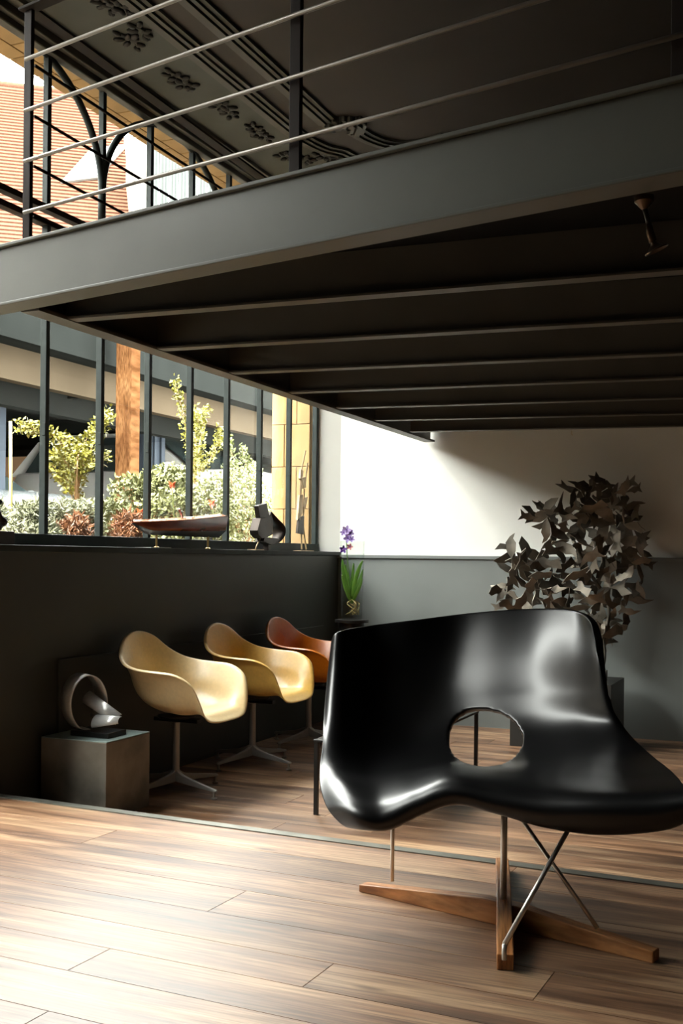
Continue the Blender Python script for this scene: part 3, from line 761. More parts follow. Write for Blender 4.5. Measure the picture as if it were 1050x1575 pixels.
for i, (px, py, rpx, mt) in enumerate(((532, 815, 7, m_petal), (538, 820, 6, m_petal), (534, 828, 7, m_petal), (527, 819, 5, m_petal), (527, 845, 6, m_petal2), (537, 841, 5, m_petal3), (540, 829, 5, m_petal))):
    c = opt(px, py, -.02 + .01 * (i % 3)); s_ = rpx / F_PX * SD
    mb = MB(); V = Vector((_s, -_c, 0)); Rr = Vector((_c, _s, 0)); U = Vector((0, 0, 1))
    for k in range(5):
        th = 2 * math.pi * k / 5 + i; d = Rr * math.cos(th) + U * math.sin(th); q = d.cross(V)
        mb.f.append(tuple(range(len(mb.v), len(mb.v) + 6)))
        mb.v += [c, c + d * s_ * .5 + q * s_ * .34 + V * .006, c + d * s_ * .9 + q * s_ * .25 + V * .012, c + d * s_ * 1.05 + V * .01, c + d * s_ * .9 - q * s_ * .25 + V * .012, c + d * s_ * .5 - q * s_ * .34 + V * .006]
    fl = mb.build('flower', mt, orch, solid=.002)
    MB().blob(c + V * .008, .005, .005, .006, 8, 5).build('lip', m_petal2, fl, smooth=True)

# ------------------------------------------------------------------ cut metal sculpture on low plinth
p0, p1 = onz(789, 1130, LF), onz(945, 1140, LF)
py0 = min(p0.y, 6.62)
p0 = ony(789, 1130, 6.82)
pw = .62
tag(MB().box(p0.x, p0.x + pw, 6.72, 7.2, LF, .27).build('plinth', M('dark plinth paint', rgb(34, 33, 30), .5, 0, .05, 4), bevel=.003), 'low dark plinth under the cut metal sculpture near the back wall', 'plinth')
SDp = 7.0
ms = thing('metal_sculpture', (at(925, 1035, SDp).x, at(925, 1035, SDp).y, .27), 'large sculpture of welded grey cut metal leaves behind the lounge chair', 'sculpture')
q = ony(925, 1036, 6.95)
MB().box(q.x - .028, q.x + .028, 6.92, 6.98, .27, .335).build('foot_block', M('pale foot block', rgb(170, 168, 160), .5, .3), ms)
MB().tube(curve([(q.x, 6.95, .33), (q.x + .01, 6.96, .42), at(928, 985, 7.0), at(935, 930, 7.05), at(905, 880, 7.05), at(880, 830, 7.05)], 20), .012, 8).build('stem', m_metal_leaf, ms, smooth=True)
OUT = {0: [(0, -1), (.3, -.5), (.35, .1), (.1, .6), (.25, 1), (-.1, .75), (-.38, .2), (-.3, -.5)],
       1: [(-.9, -.25), (-.3, -.2), (0, -.42), (.5, -.25), (1, -.6), (.75, 0), (1, .5), (.45, .25), (0, .35), (-.4, .15)],
       2: [(-.8, -.5), (-.25, -.1), (.3, -.25), (.85, -.75), (.7, .05), (.25, .35), (.1, .9), (-.2, .4), (-.75, .25)],
       3: [(-1, 0), (-.5, -.35), (.2, -.3), (.6, -.5), (1, -.1), (.55, .1), (.2, .45), (-.4, .3)],
       4: [(-.35, -.9), (.4, -.7), (.2, -.1), (.5, .4), (.3, .95), (-.1, .5), (-.5, .7), (-.25, 0)]}
def plate(c, size, kind, rot, bend, th=.004):
    o = OUT[kind]; mb = MB(); n = len(o); front, back = [], []
    # fan with a middle ring so the plate can bend
    for lev, lst in ((th / 2, front), (-th / 2, back)):
        for sc_ in (1., .5, 0.):
            for k in range(n if sc_ else 1):
                x, y = (o[k][0] * sc_, o[k][1] * sc_) if sc_ else (0, 0)
                p = Vector((x * size, y * size, lev + bend * size * (x * x - .6 * y * y + .5 * x * y)))
                lst.append(len(mb.v)); mb.v.append(c + rot @ p)
    for lst, rev in ((front, False), (back, True)):
        for k in range(n):
            k2 = (k + 1) % n
            f1 = (lst[k], lst[k2], lst[n + k2], lst[n + k]); f2 = (lst[n + k], lst[n + k2], lst[2 * n])
            mb.f.append(tuple(reversed(f1)) if rev else f1); mb.f.append(tuple(reversed(f2)) if rev else f2)
    for k in range(n): mb.f.append((front[k], back[k], back[(k + 1) % n], front[(k + 1) % n]))
    mb.build('metal_leaf', m_metal_leaf, ms, smooth=True, angle=50)
POLY = [(880,745),(915,735),(950,748),(975,742),(972,770),(980,800),(975,815),(990,840),(998,862),(985,900),(982,930),(960,965),(935,985),(925,1010),(915,1000),(900,960),(850,945),(770,935),(765,905),(775,880),(775,850),(795,835),(840,850),(845,825),(820,800),(812,790),(835,775),(870,775)]
def inpoly(x, y):
    r = False; j = len(POLY) - 1
    for i in range(len(POLY)):
        (xi, yi), (xj, yj) = POLY[i], POLY[j]
        if (yi > y) != (yj > y) and x < (xj - xi) * (y - yi) / (yj - yi) + xi: r = not r
        j = i
    return r
rg = random.Random(21); pts = []
tries = 0
while len(pts) < 175 and tries < 9000:
    tries += 1
    x, y = rg.uniform(762, 1000), rg.uniform(733, 1010)
    if not inpoly(x, y): continue
    if any((x - a) ** 2 + (y - b) ** 2 < 11.5 ** 2 for a, b in pts): continue
    pts.append((x, y))
from mathutils import Euler
camrot = Matrix(((_c, 0, _s), (_s, 0, -_c), (0, 1, 0)))               # plate plane facing the room
for i, (x, y) in enumerate(pts):
    D = 6.98 + rg.uniform(-.12, .16)
    rot = camrot @ Euler((rg.uniform(-.9, .9), rg.uniform(-.9, .9), rg.uniform(0, 6.28))).to_matrix()
    plate(at(x, y, D), rg.uniform(14, 25) / F_PX * D, rg.randrange(5), rot, rg.uniform(-.5, .5))
for (x, y, sz, kd, rz, D) in ((785, 838, 22, 0, 0.1, 6.9), (760, 908, 19, 3, .2, 6.9), (962, 745, 17, 1, .35, 7.0), (918, 740, 17, 2, .2, 7.0), (985, 826, 15, 3, .1, 7.05), (992, 864, 15, 1, -.5, 7.05), (812, 795, 16, 1, 2.9, 6.95), (800, 862, 18, 4, .1, 6.85), (822, 870, 18, 3, -.1, 6.85), (775, 928, 18, 3, -.2, 6.85), (970, 785, 15, 2, 1.2, 7.0), (927, 996, 12, 0, .3, 6.97), (931, 970, 14, 4, .2, 6.98)):
    rot = camrot @ Euler((.25 * (kd - 2), .3 * (kd - 1), rz)).to_matrix()
    plate(at(x, y, D), sz / F_PX * D, kd, rot, .35)

# ------------------------------------------------------------------ model boat on the ledge
XB = -3.275
bl0, bl1 = onx(203, 815, XB), onx(336, 805, XB)
BL = bl1.y - bl0.y; by = bl0.y
boat = thing('model_boat', (XB, by + BL / 2, ZL), 'varnished mahogany model speedboat on stand posts on the window ledge', 'model boat')
zk, zd = onx(270, 824, XB).z, onx(275, 799, XB).z; zs0, zs1 = onx(205, 803, XB).z, onx(334, 793, XB).z                    # keel and sheer heights
NS = 24; rows = []; low = []; sheer = []
for k in range(NS + 1):
    t = k / NS                                                       # 0 = bow at the left, 1 = stern at the right
    beam = .064 * min(1, (t * 2.4 + .02)) ** .55 * (1 - .12 * max(0, (t - .6) / .4))
    sh_ = zs0 + (zs1 - zs0) * t - .006 * math.sin(math.pi * t)
    kz = zk + (sh_ - zk) * .92 * max(0, (1 - t / .2)) ** 2
    y = by + BL * t
    ck = beam * .82; cz_ = kz + (sh_ - kz) * .3
    rows.append([(XB - beam, y + .01 * t, sh_), (XB - beam * .97, y, cz_ + (sh_ - cz_) * .4), (XB - ck, y, cz_), (XB, y, kz), (XB + ck, y, cz_), (XB + beam * .97, y, cz_ + (sh_ - cz_) * .4), (XB + beam, y + .01 * t, sh_)])
    sheer.append((beam, y, sh_))
up_rows = [[r[0], r[1], r[2]] for r in rows]; up_rows2 = [[r[4], r[5], r[6]] for r in rows]
hb = MB().grid([[Vector(p) for p in r] for r in rows]); hb.f.append(tuple(range(7))); e_ = len(hb.v); hb.f.append(tuple(range(e_ - 7, e_)))
hull = hb.build('hull', m_hull, boat, smooth=True, angle=50)
MB().grid([[Vector(r[2]) + Vector((-.001, 0, -.001)), Vector(r[3]) + Vector((0, 0, -.0015)), Vector(r[4]) + Vector((.001, 0, -.001))] for r in rows]).build('bottom', m_hull_low, boat, smooth=True)
dk = [[Vector((XB - b, y, z)), Vector((XB, y, z + .012)), Vector((XB + b, y, z))] for b, y, z in sheer]
MB().grid(dk).build('deck', m_deckwood, boat, smooth=True)
rub = [Vector((XB + b, y, z)) for b, y, z in sheer]; MB().tube(rub, .003, 6).build('rub_rail', m_deckwood, boat, smooth=True)
rub = [Vector((XB - b, y, z)) for b, y, z in sheer]; MB().tube(rub, .003, 6).build('rub_rail', m_deckwood, boat, smooth=True)
yw = by + BL * .47
MB().grid([[(XB - .05, yw - .10, zd + .004), (XB - .048, yw - .11, zd + .04)], [(XB - .045, yw + .045, zd + .006), (XB - .04, yw + .02, zd + .045)], [(XB, yw + .07, zd + .010), (XB, yw + .04, zd + .052)], [(XB + .045, yw + .045, zd + .006), (XB + .04, yw + .02, zd + .045)], [(XB + .05, yw - .10, zd + .004), (XB + .048, yw - .11, zd + .04)]]).build('windscreen', m_vase, boat, solid=.002)
MB().bar((XB, yw + .07, zd + .008), (XB, yw + .03, zd + .06), .008, .01).build('windscreen_post', m_hull, boat)
for k, yy in enumerate((by + BL * .60, by + BL * .72)):
    MB().box(XB - .04, XB + .04, yy - .012, yy + .02, zd - .012, zd + .018).build('seat', m_cream, boat, bevel=.005)
MB().box(XB - .03, XB + .03, by + BL * .8, by + BL * .95, zd - .012, zd + .004).build('engine_hatch', m_deckwood, boat, bevel=.003)
for px in (240, 319):
    s_ = onx(px, 830, XB); MB().lathe([(.016, ZL), (.016, ZL + .006), (.006, ZL + .01), (.006, zk + .006)], c=(XB, s_.y, 0), n=12).build('stand_post', m_brass, boat, smooth=True, angle=40)
s_ = onx(235, 836, XB); MB().box(XB - .05, XB + .05, s_.y - .1, s_.y + .1, ZL, ZL + .004).build('stand_plate', m_alu, boat)

# ------------------------------------------------------------------ small abstract bronze and tall scrap figure on the ledge
XA = -3.27
def lp(px, py, x=XA): return onx(px, py, x)
abs_ = thing('abstract_sculpture', (XA, lp(405, 840).y, ZL), 'small dark crumpled metal sculpture on the window ledge', 'sculpture')
def slab(pxs, x0, x1, name, mat, parent, lean=0):
    a_ = [lp(px, py, XA) + Vector((x0 - XA, 0, 0)) for px, py in pxs]
    mb = MB().prism(a_, (x1 - x0, lean, 0)); return mb.build(name, mat, parent, bevel=.002)
slab([(392, 778), (405, 774), (410, 795), (407, 799), (395, 799)], XA - .012, XA + .02, 'head_plate', m_bronze, abs_)
slab([(394, 797), (407, 795), (412, 815), (405, 826), (396, 828), (390, 822), (389, 816)], XA - .03, XA + .03, 'body_block', m_bronze, abs_)
rows = []
C_ = curve([lp(414, 788), lp(420, 800), lp(428, 812), lp(427, 826), lp(419, 836), lp(404, 834)], 16)
for k, p in enumerate(C_):
    ww = .012 + .035 * math.sin(math.pi * k / 16); rows.append([p + Vector((-ww, 0, .004)), p + Vector((0, .012 * math.sin(math.pi * k / 16), -.004)), p + Vector((ww, 0, .006))])
MB().grid(rows).build('curved_sheet', m_bronze, abs_, smooth=True, solid=.006)
slab([(410, 796), (414, 787), (417, 800), (416, 822), (409, 826)], XA - .02, XA + .012, 'fin', m_bronze, abs_)
slab([(400, 826), (420, 828), (424, 834), (410, 838), (398, 833)], XA - .03, XA + .03, 'foot_block', m_bronze, abs_)
MB().tube([lp(401, 826), lp(394, 839), Vector((XA, lp(392, 842).y, ZL + .004))], .005, 6).build('prop', m_pale_iron, abs_, smooth=True)
MB().box(XA - .03, XA + .03, lp(386, 842).y, lp(399, 842).y, ZL, ZL + .006).build('base_plate', m_pale_iron, abs_)
fp = lp(410, 838); MB().box(XA - .02, XA + .02, fp.y - .02, fp.y + .02, ZL, fp.z + .004).build('foot', m_bronze, abs_)

fig = thing('scrap_figure', (XA, lp(465, 845).y, ZL), 'tall thin figure welded from metal scraps on the ledge by the window end', 'sculpture')
for a, b, r in (((469, 693), (463, 722), .005), ((472, 712), (468, 745), .006), ((463, 722), (461, 760), .008), ((461, 760), (459, 800), .007), ((466, 780), (465, 800), .006), ((462, 800), (463, 845), .006), ((464, 800), (470, 845), .006), ((467, 752), (466, 790), .006)):
    MB().tube([lp(*a), lp(*b)], r, 6).build('bar', m_pale_iron, fig)
for poly in ([(463, 735), (468, 733), (469, 750), (464, 752)], [(459, 762), (464, 760), (463, 790), (456, 800)], [(465, 766), (472, 764), (468, 782), (464, 780)], [(458, 796), (466, 793), (465, 822), (456, 820)], [(461, 722), (465, 724), (463, 740), (460, 736)]):
    slab(poly, XA - .012, XA + .006, 'scrap_plate', m_pale_iron if poly[0][0] % 2 else m_bronze, fig)
MB().box(XA - .03, XA + .03, lp(456, 846).y, lp(476, 846).y, ZL, ZL + .006).build('base_plate', m_pale_iron, fig)
# object cut by the left frame edge
ed = thing('ledge_ornament', (XA, lp(-6, 830).y, ZL), 'dark carved ornament on a block at the left end of the ledge', 'ornament')
MB().box(XA - .05, XA + .05, lp(-24, 830).y, lp(8, 830).y, ZL, lp(0, 817).z).build('block', M('dark red brown block', rgb(54, 30, 26), .5, 0, .2, 12), ed, bevel=.003)
bz = lp(0, 817).z
rows = []
MB().tube(curve([(XA, lp(-14, 815).y, bz), (XA, lp(-4, 812).y, bz + .02), (XA, lp(4, 808).y, bz + .035), (XA, lp(0, 800).y, bz + .06), (XA, lp(-8, 790).y, bz + .10), (XA, lp(-1, 780).y, bz + .13)], 20), [.012 + .01 * math.sin(k * .5) ** 2 for k in range(21)], 8).build('figure', m_bronze, ed, smooth=True)

# ------------------------------------------------------------------ spotlight under the front beam
sl = at(988, 308, 2.47); 
sz0 = ZB
sp0 = onz(990, 302, ZB)
spot = thing('spotlight', tuple(sp0), 'small articulated bronze spotlight hanging under the mezzanine beam', 'lamp')
m_spot = M('aged bronze lamp metal', rgb(84, 68, 54), .35, .9, .2, 20)
D0 = (Vector(sp0) - Vector((0, 0, CZ))).dot(Vector((-_s, _c, 0)))
MB().lathe([(.022, ZB), (.022, ZB - .012), (.013, ZB - .022), (.006, ZB - .03)], c=(sp0.x, sp0.y, 0), n=16).build('mount', m_spot, spot, smooth=True, angle=40)
k1, k2, k3 = at(993, 330, D0), at(997, 345, D0), at(1003, 372, D0)
MB().tube([Vector((sp0.x, sp0.y, ZB - .024)), k1, k2], .006, 8).build('arm', m_black, spot, smooth=True)
MB().tube([k2, at(999, 358, D0), k3], [.007, .009, .009], 10).build('lamp_holder', m_spot, spot, smooth=True)
ax = (at(1008, 383, D0) - at(1003, 372, D0)).normalized()
axd = Vector((ax.x, ax.y, ax.z)).normalized(); qm = axd.to_track_quat('Z', 'Y').to_matrix()
mb = MB().lathe([(.006, 0), (.008, .006), (.02, .016), (.027, .019), (.027, .022), (.018, .018), (.0, .014)], n=20)
mb.v = [k3 + qm @ p for p in mb.v]; mb.build('reflector', m_spot, spot, smooth=True, angle=40)

# ------------------------------------------------------------------ courtyard outside
GZ = .72
struct(MB().box(-45, XO, YD + .05, 45, GZ - .8, GZ).build('courtyard_ground', M('pale courtyard paving', rgb(84, 80, 72), .85, 0, .12, 2, .05)), 'pale paved courtyard ground outside the window')
struct(MB().box(-45, XO, -3, YD + .05, -.4, -.02).build('added_terrace', M('added terrace stone', rgb(120, 114, 104), .85, 0, .1, 2, .05)), 'added unseen stone terrace outside the doors, bouncing light in')  # added ground, out of view, bounces daylight in through the added doors
struct(MB().box(-14, XO, -8, -3, -.4, 5.0).build('near_sky_blocker', M('rendered blocker', rgb(78, 72, 65), .8, 0, .05, 2)), 'rendered blocker, added unseen to shut out low sky at the near end')  # added out of view, blocks low sky from the near end
struct(MB().box(-14, -9.5, -3, 3.95, -.4, 4.6).build('facing_sky_blocker', MATS['rendered blocker']), 'added unseen wall shutting out low sky beyond the terrace')  # added out of view, keeps low sky light off the back wall
struct(MB().box(-5.3, XO - .002, YD + .1, 14, GZ, 1.0).build('planting_bed', M('bed soil', rgb(104, 84, 64), .95, 0, .3, 12, .3)), 'raised soil bed outside the glazing')

# carport
m_brown = M('brown board wall', rgb(100, 76, 54), .8, 0, .15, 3, .05, 0, .05, stretch=(1, 1, 4), obj_random=.12)
m_beige = M('beige fascia', rgb(60, 53, 43), .8, 0, .06, 3, 0, 0, 0)
m_greyb = M('grey carport beam', rgb(30, 32, 31), .8, 0, .08, 3, 0, 0, 0)
m_blueg = M('blue grey steel post', rgb(58, 66, 76), .6, 0, .06, 4, 0, 0, .1)
m_timber = wood('carport timber', rgb(72, 48, 30), rgb(88, 62, 40), rgb(102, 76, 52), rough=.8, along='Y', knots=False, grain=.8, value_var=.05)
m_timber.node_tree.nodes['Principled BSDF'].inputs['Specular IOR Level'].default_value = 0
cp = thing('carport', (-8.5, 13, GZ), 'open carport with beige fascia and grey beams across the courtyard', 'carport')
X1 = -6.6
def yz(px, py, x=X1): p = onx(px, py, x); return p
z_ft, z_fb = yz(20, 533).z, yz(20, 585).z
MB().box(X1 - .12, X1, 4.0, 26, z_fb, z_ft).build('fascia', m_beige, cp)
zb2 = yz(20, 588, -7.4).z
MB().box(-7.55, -7.4, 4.0, 26, yz(20, 625, -7.4).z, zb2).build('beam', m_greyb, cp)
MB().box(-13.2, -6.42, 4.0, 26, z_ft, z_ft + .15).build('roof_slab', m_greyb, cp)
MB().box(-6.42, -6.35, 4.0, 26, z_ft + .0, z_ft + .64).build('roof_edge', M('grey roof edge', rgb(26, 28, 27), .8, 0, .08, 3, 0, 0, 0), cp)
yy = 4.0
while yy < 26:
    MB().box(-13.2, -13.1, yy + .006, yy + .60, GZ, z_ft).build('wall_board', m_brown, cp); yy += .61
pa_, pb_ = onx(201, 600, -6.02), onx(215, 600, -6.02); pw_ = ony(177, 600, pa_.y)
MB().box(pw_.x, -6.02, pa_.y, pb_.y, GZ, z_ft + .64).build('pillar', m_timber, cp, bevel=.01)
for px0, px1, xx in ((222, 254, -8.2), (-40, 9, -8.2)):
    ya, yb_ = onx(px0, 600, xx).y, onx(px1, 600, xx).y
    o = MB().box(xx - .12, xx, ya, yb_, GZ, z_ft).build('steel_post', m_blueg, cp)
    n = max(2, int((yb_ - ya) / .14))
    for k in range(n): MB().box(xx, xx + .03, ya + (yb_ - ya) * (k + .2) / n, ya + (yb_ - ya) * (k + .5) / n, GZ, z_ft).build('rib', m_blueg, o)
for k in range(7):
    y_ = 7 + 2.7 * k
    MB().box(-13.1, X1 - .12, y_, y_ + .12, z_ft - .18, z_ft).build('rafter', m_greyb, cp)

# tiled house behind
m_tile = M('red clay tile', rgb(82, 56, 45), .9, 0, .15, 12, .0, 0, 0)
hd = Vector((.96 * _c - .27 * _s, .96 * _s + .27 * _c, 0)); hb_ = Vector((-hd.y, hd.x, 0))       # along the ridge, and away
HS = 1.85
hs = thing('house', (at(130, 600, 20 * HS).x, at(130, 600, 20 * HS).y, GZ), 'house with a red clay tile roof and roof window beyond the courtyard', 'house')
e0 = at(90, 420, 19.0 * HS); rise, run = 5.0 * HS, 4.8 * HS
def rp(s_, t_, up=0):                                                 # along ridge, up the slope
    n = (hb_ * -rise + Vector((0, 0, run))).normalized()
    return e0 + hd * s_ + hb_ * (run * t_) + Vector((0, 0, rise * t_)) + n * up
SR = at(205, 300, 20.5 * HS); s_right = (SR - e0).dot(hd)
mb = MB(); NC = 52
for k in range(NC):
    t0, t1 = k / NC, (k + 1.25) / NC
    a, b = -7.5 * HS, s_right
    mb.hexa([rp(a, t0, .05), rp(b, t0, .05), rp(b, t1, .0), rp(a, t1, .0)], [rp(a, t0, .10), rp(b, t0, .10), rp(b, t1, .03), rp(a, t1, .03)])
roof = mb.build('roof_tiles', m_tile, hs); roof['kind'] = 'stuff'
mb = MB(); mb.prism([rp(-7.5 * HS, 0, -.02), rp(s_right, 0, -.02), rp(s_right, 1, -.02), rp(-7.5 * HS, 1, -.02)], hb_ * .2 + Vector((0, 0, -.1))).build('roof_deck', m_brown, hs)
m_hw = M('pale render', rgb(88, 85, 80), .8, 0, .03, 3, 0, 0, 0)
fb = e0.z
base = [rp(-7.4 * HS, .03), rp(s_right - .05, .03), rp(s_right - .05, .03) + hb_ * 9, rp(-7.4 * HS, .03) + hb_ * 9]
mb = MB(); mb.hexa([(p.x, p.y, GZ) for p in base], [(p.x, p.y, fb - .02) for p in base]); mb.build('wall', m_hw, hs)
tp = rp(0, 1); MB().tube([rp(-7.5 * HS, 1.02, .03), rp(s_right, 1.02, .03)], .12, 10).build('ridge', m_tile, hs, smooth=True)
# roof window
def on_roof(px, py): return onplane(px, py, rp(0, 0, .1), (hb_ * -rise + Vector((0, 0, run))))
nr_ = (hb_ * -rise + Vector((0, 0, run))).normalized()
qd = [on_roof(92, 283), on_roof(150, 276), on_roof(196, 224), on_roof(140, 230)]
rw = MB().prism(qd, nr_ * .08).build('roof_window', m_hw, hs)
qc = sum(qd, Vector()) / 4
MB().prism([p + (qc - p) * .16 + nr_ * .082 for p in qd], nr_ * .01).build('pane', M('roof glass', rgb(200, 214, 224), .1, 0, 0, 5, 0, 0), rw)
# white gable wall and corrugated shed wall to the right
w0 = at(203, 300, 20.0 * HS); w1 = at(229, 300, 20.0 * HS)
def up_(p, z): return Vector((p.x, p.y, z))
zt = at(215, 205, 20 * HS).z
ga = MB().hexa([up_(w0, GZ), up_(w1, GZ), up_(w1, GZ) + hb_ * 3, up_(w0, GZ) + hb_ * 3], [up_(w0, zt), up_(w1, zt), up_(w1, zt) + hb_ * 3, up_(w0, zt) + hb_ * 3]).build('gable_wall', m_hw, hs)
sh = thing('shed', tuple(up_(at(280, 300, 20.3 * HS), GZ)), 'pale corrugated metal clad shed right of the tiled house', 'shed')
m_cor = M('pale corrugated sheet', rgb(64, 68, 67), .6, 0, .06, 4, 0, 0, .05)
g0 = at(229.5, 300, 20.15 * HS)
zt2 = at(260, 222, 20.2 * HS).z
for k in range(26):
    p = g0 + hd * (.176 * HS * k); q = p + hd * (.166 * HS)
    MB().hexa([up_(p, GZ), up_(q, GZ), up_(q, GZ) + hb_ * .05, up_(p, GZ) + hb_ * .05], [up_(p, zt2), up_(q, zt2), up_(q, zt2) + hb_ * .05, up_(p, zt2) + hb_ * .05]).build('cladding_panel', m_cor, sh)
    c_ = p + hd * .08 * HS - hb_ * .03
    MB().bar(up_(c_, GZ), up_(c_, zt2), .06, .08, up=tuple(hb_)).build('cladding_rib', m_cor, sh)
p, q = g0 - hb_ * .05, g0 + hd * 4.6 * HS - hb_ * .05
MB().hexa([up_(p, zt2), up_(q, zt2), up_(q, zt2) + hb_ * 4, up_(p, zt2) + hb_ * 4], [up_(p, zt2 + .08), up_(q, zt2 + .08), up_(q, zt2 + .08) + hb_ * 4, up_(p, zt2 + .08) + hb_ * 4]).build('roof', m_cor, sh)

# cars
m_cglass = M('car glass', rgb(62, 74, 74), .06, 0, 0, 5, 0, 0, .9)
m_tyre = M('tyre rubber', rgb(28, 28, 28), .8)
def car(loc, rz, label, paint, L=4.2, W=1.74, hood=.93, roof=1.47, belt=.92, cab=(.30, .95)):
    r = thing('car', loc, label, 'car', rz=rz)
    xs = [0, .02, .06, .14, .26, .30, .36, .44, .56, .70, .84, .93, .98, 1]      # 0 = nose
    rows = []
    for t in xs:
        hw = W / 2 * (1 - .22 * max(0, (.1 - t) / .1) ** 2 - .15 * max(0, (t - .92) / .08) ** 2)
        if t < .28: top = .62 + (hood - .62) * min(1, (t + .01) / .12) ** .5 + .05 * (t - .12)
        elif t < .98: top = belt + .03
        else: top = belt - .2
        x = L / 2 - L * t; zb = .22 + .12 * max(0, (.05 - t) / .05) + .1 * max(0, (t - .95) / .05)
        rows.append([(x, -hw * .9, zb), (x, -hw, zb + .14), (x, -hw, top - .16), (x, -hw * .93, top - .03), (x, -hw * .6, top + .01), (x, 0, top + .02), (x, hw * .6, top + .01), (x, hw * .93, top - .03), (x, hw, top - .16), (x, hw, zb + .14), (x, hw * .9, zb)])
    mb = MB().grid(rows, True); n = 11; mb.f.append(tuple(range(n))); mb.f.append(tuple(range(len(mb.v) - n, len(mb.v))))
    mb.build('body', paint, r, smooth=True, angle=40, local=True)
    def xx(t): return L / 2 - L * t
    c0, c1 = cab; f0 = c0 + .17; b0 = c1 - .08
    wr, wb = W * .38, W * .455
    prof_ = [(c0, belt - .02, wb), (f0, roof - .05, wr), (f0 + .06, roof, wr * .98), (b0 - .12, roof, wr * .98), (b0, roof - .09, wr), (c1, belt, wb)]
    rows = [[(xx(t), -w_, belt - .04), (xx(t), -w_ * (1 if z < roof - .2 else .99), z - .02), (xx(t), 0, z + .02), (xx(t), w_, z - .02), (xx(t), w_, belt - .04)] for t, z, w_ in prof_]
    mb = MB().grid(rows); mb.build('roof', paint, r, smooth=True, angle=40, local=True)
    MB().prism([(xx(c0 - .002), -wb * .93, belt + .03), (xx(c0 - .002), wb * .93, belt + .03), (xx(f0 - .012), wr * .9, roof - .07), (xx(f0 - .012), -wr * .9, roof - .07)], (.02, 0, .012)).build('windscreen', m_cglass, r, local=True)
    for sgn in (-1, 1):
        MB().prism([(xx(c0 + .06), sgn * (wb + .004), belt + .02), (xx(c1 - .06), sgn * (wb + .004), belt + .02), (xx(b0 - .04), sgn * (wr + .02), roof - .09), (xx(f0 + .02), sgn * (wr + .02), roof - .09)], (0, sgn * .012, 0)).build('side_window', m_cglass, r, local=True)
        for t in (.18, .80):
            MB().lathe([(.0, -.1), (.19, -.1), (.3, -.09), (.31, 0), (.3, .09), (.19, .1), (.17, .07), (0, .07)], c=(xx(t), sgn * (W / 2 - .1), .31), n=24, axis='Y').build('wheel', m_tyre, r, smooth=True, angle=40, local=True)
        MB().blob((xx(.035), sgn * W * .34, .66), .07, .16, .07, 12, 8).build('headlamp', m_chrome, r, smooth=True, local=True)
        MB().blob((xx(.34), sgn * (W / 2 + .06), belt + .06), .05, .09, .06, 10, 6).build('mirror', paint, r, smooth=True, local=True)
    return r
m_silver = M('silver car paint', rgb(200, 208, 210), .25, .5, 0, 5, 0, .6)
m_whitec = M('white car paint', rgb(240, 240, 238), .3, 0, 0, 5, 0, .5)
n1 = at(118, 770, 11.2)
car((n1.x - 2.1, n1.y + .1, GZ), 0.0, 'silver car parked outside the left end of the window', m_silver)
n2 = at(452, 760, 15.6)
car((n2.x - 2.3, n2.y + .2, GZ), 0.0, 'tall white car parked in the courtyard behind the pale shrub', m_whitec, L=4.6, W=2.0, hood=1.52, roof=2.1, belt=1.5, cab=(.28, .96))

# planting
def foliage(name, blobs, n, size, mat, parent, seed, droop=.3, aspect=.3):
    n = int(n * 2.6); size *= .66
    if mat.name in ('pale sage leaf', 'dry russet stem'): aspect = .1; size *= 1.5; n = int(n * 1.5)
    rg = random.Random(seed); V = []; Fc = []
    tot = sum(b[3] for b in blobs)
    for (c, rad, hz, wgt) in blobs:
        for _ in range(int(n * wgt / tot)):
            while True:
                d = Vector((rg.uniform(-1, 1), rg.uniform(-1, 1), rg.uniform(-1, 1)))
                if .25 < d.length < 1: break
            p = Vector(c) + Vector((d.x * rad, d.y * rad, d.z * hz))
            t = Vector((rg.uniform(-1, 1), rg.uniform(-1, 1), rg.uniform(-.7, 1))).normalized(); u = t.orthogonal().normalized()
            u = Matrix.Rotation(rg.uniform(0, 6.28), 3, t) @ u; s_ = size * rg.uniform(.6, 1.3)
            i = len(V); nn = t.cross(u)
            V += [p, p + t * s_ * .5 + u * s_ * aspect + nn * s_ * .08, p + t * s_, p + t * s_ * .5 - u * s_ * aspect + nn * s_ * .08]
            Fc.append((i, i + 1, i + 2, i + 3))
    mb = MB(); mb.v = V; mb.f = Fc; o = mb.build(name, mat, parent); o['kind'] = 'stuff'; return o
def leafmat(name, c, var=.3):
    m = M(name, c, .5, 0, var, 25); b = m.node_tree.nodes['Principled BSDF']
    b.inputs['Subsurface Weight'].default_value = 0; b.inputs['Specular IOR Level'].default_value = .4
    return m
m_ly = leafmat('yellow green leaf', rgb(112, 110, 40)); m_lg = leafmat('pale variegated leaf', rgb(112, 116, 78)); m_lp = leafmat('pale sage leaf', rgb(128, 131, 108))
m_lm = leafmat('mid green leaf', rgb(80, 87, 40)); m_lr = leafmat('dry russet stem', rgb(108, 72, 48)); m_twig = M('twig bark', rgb(150, 120, 84), .8, 0, .2, 20)
m_red = leafmat('orange red blossom', rgb(226, 84, 36), .15)
XP = -4.3
SOIL = 1.0
def pp(px, py, x=XP): return onx(px, py, x)
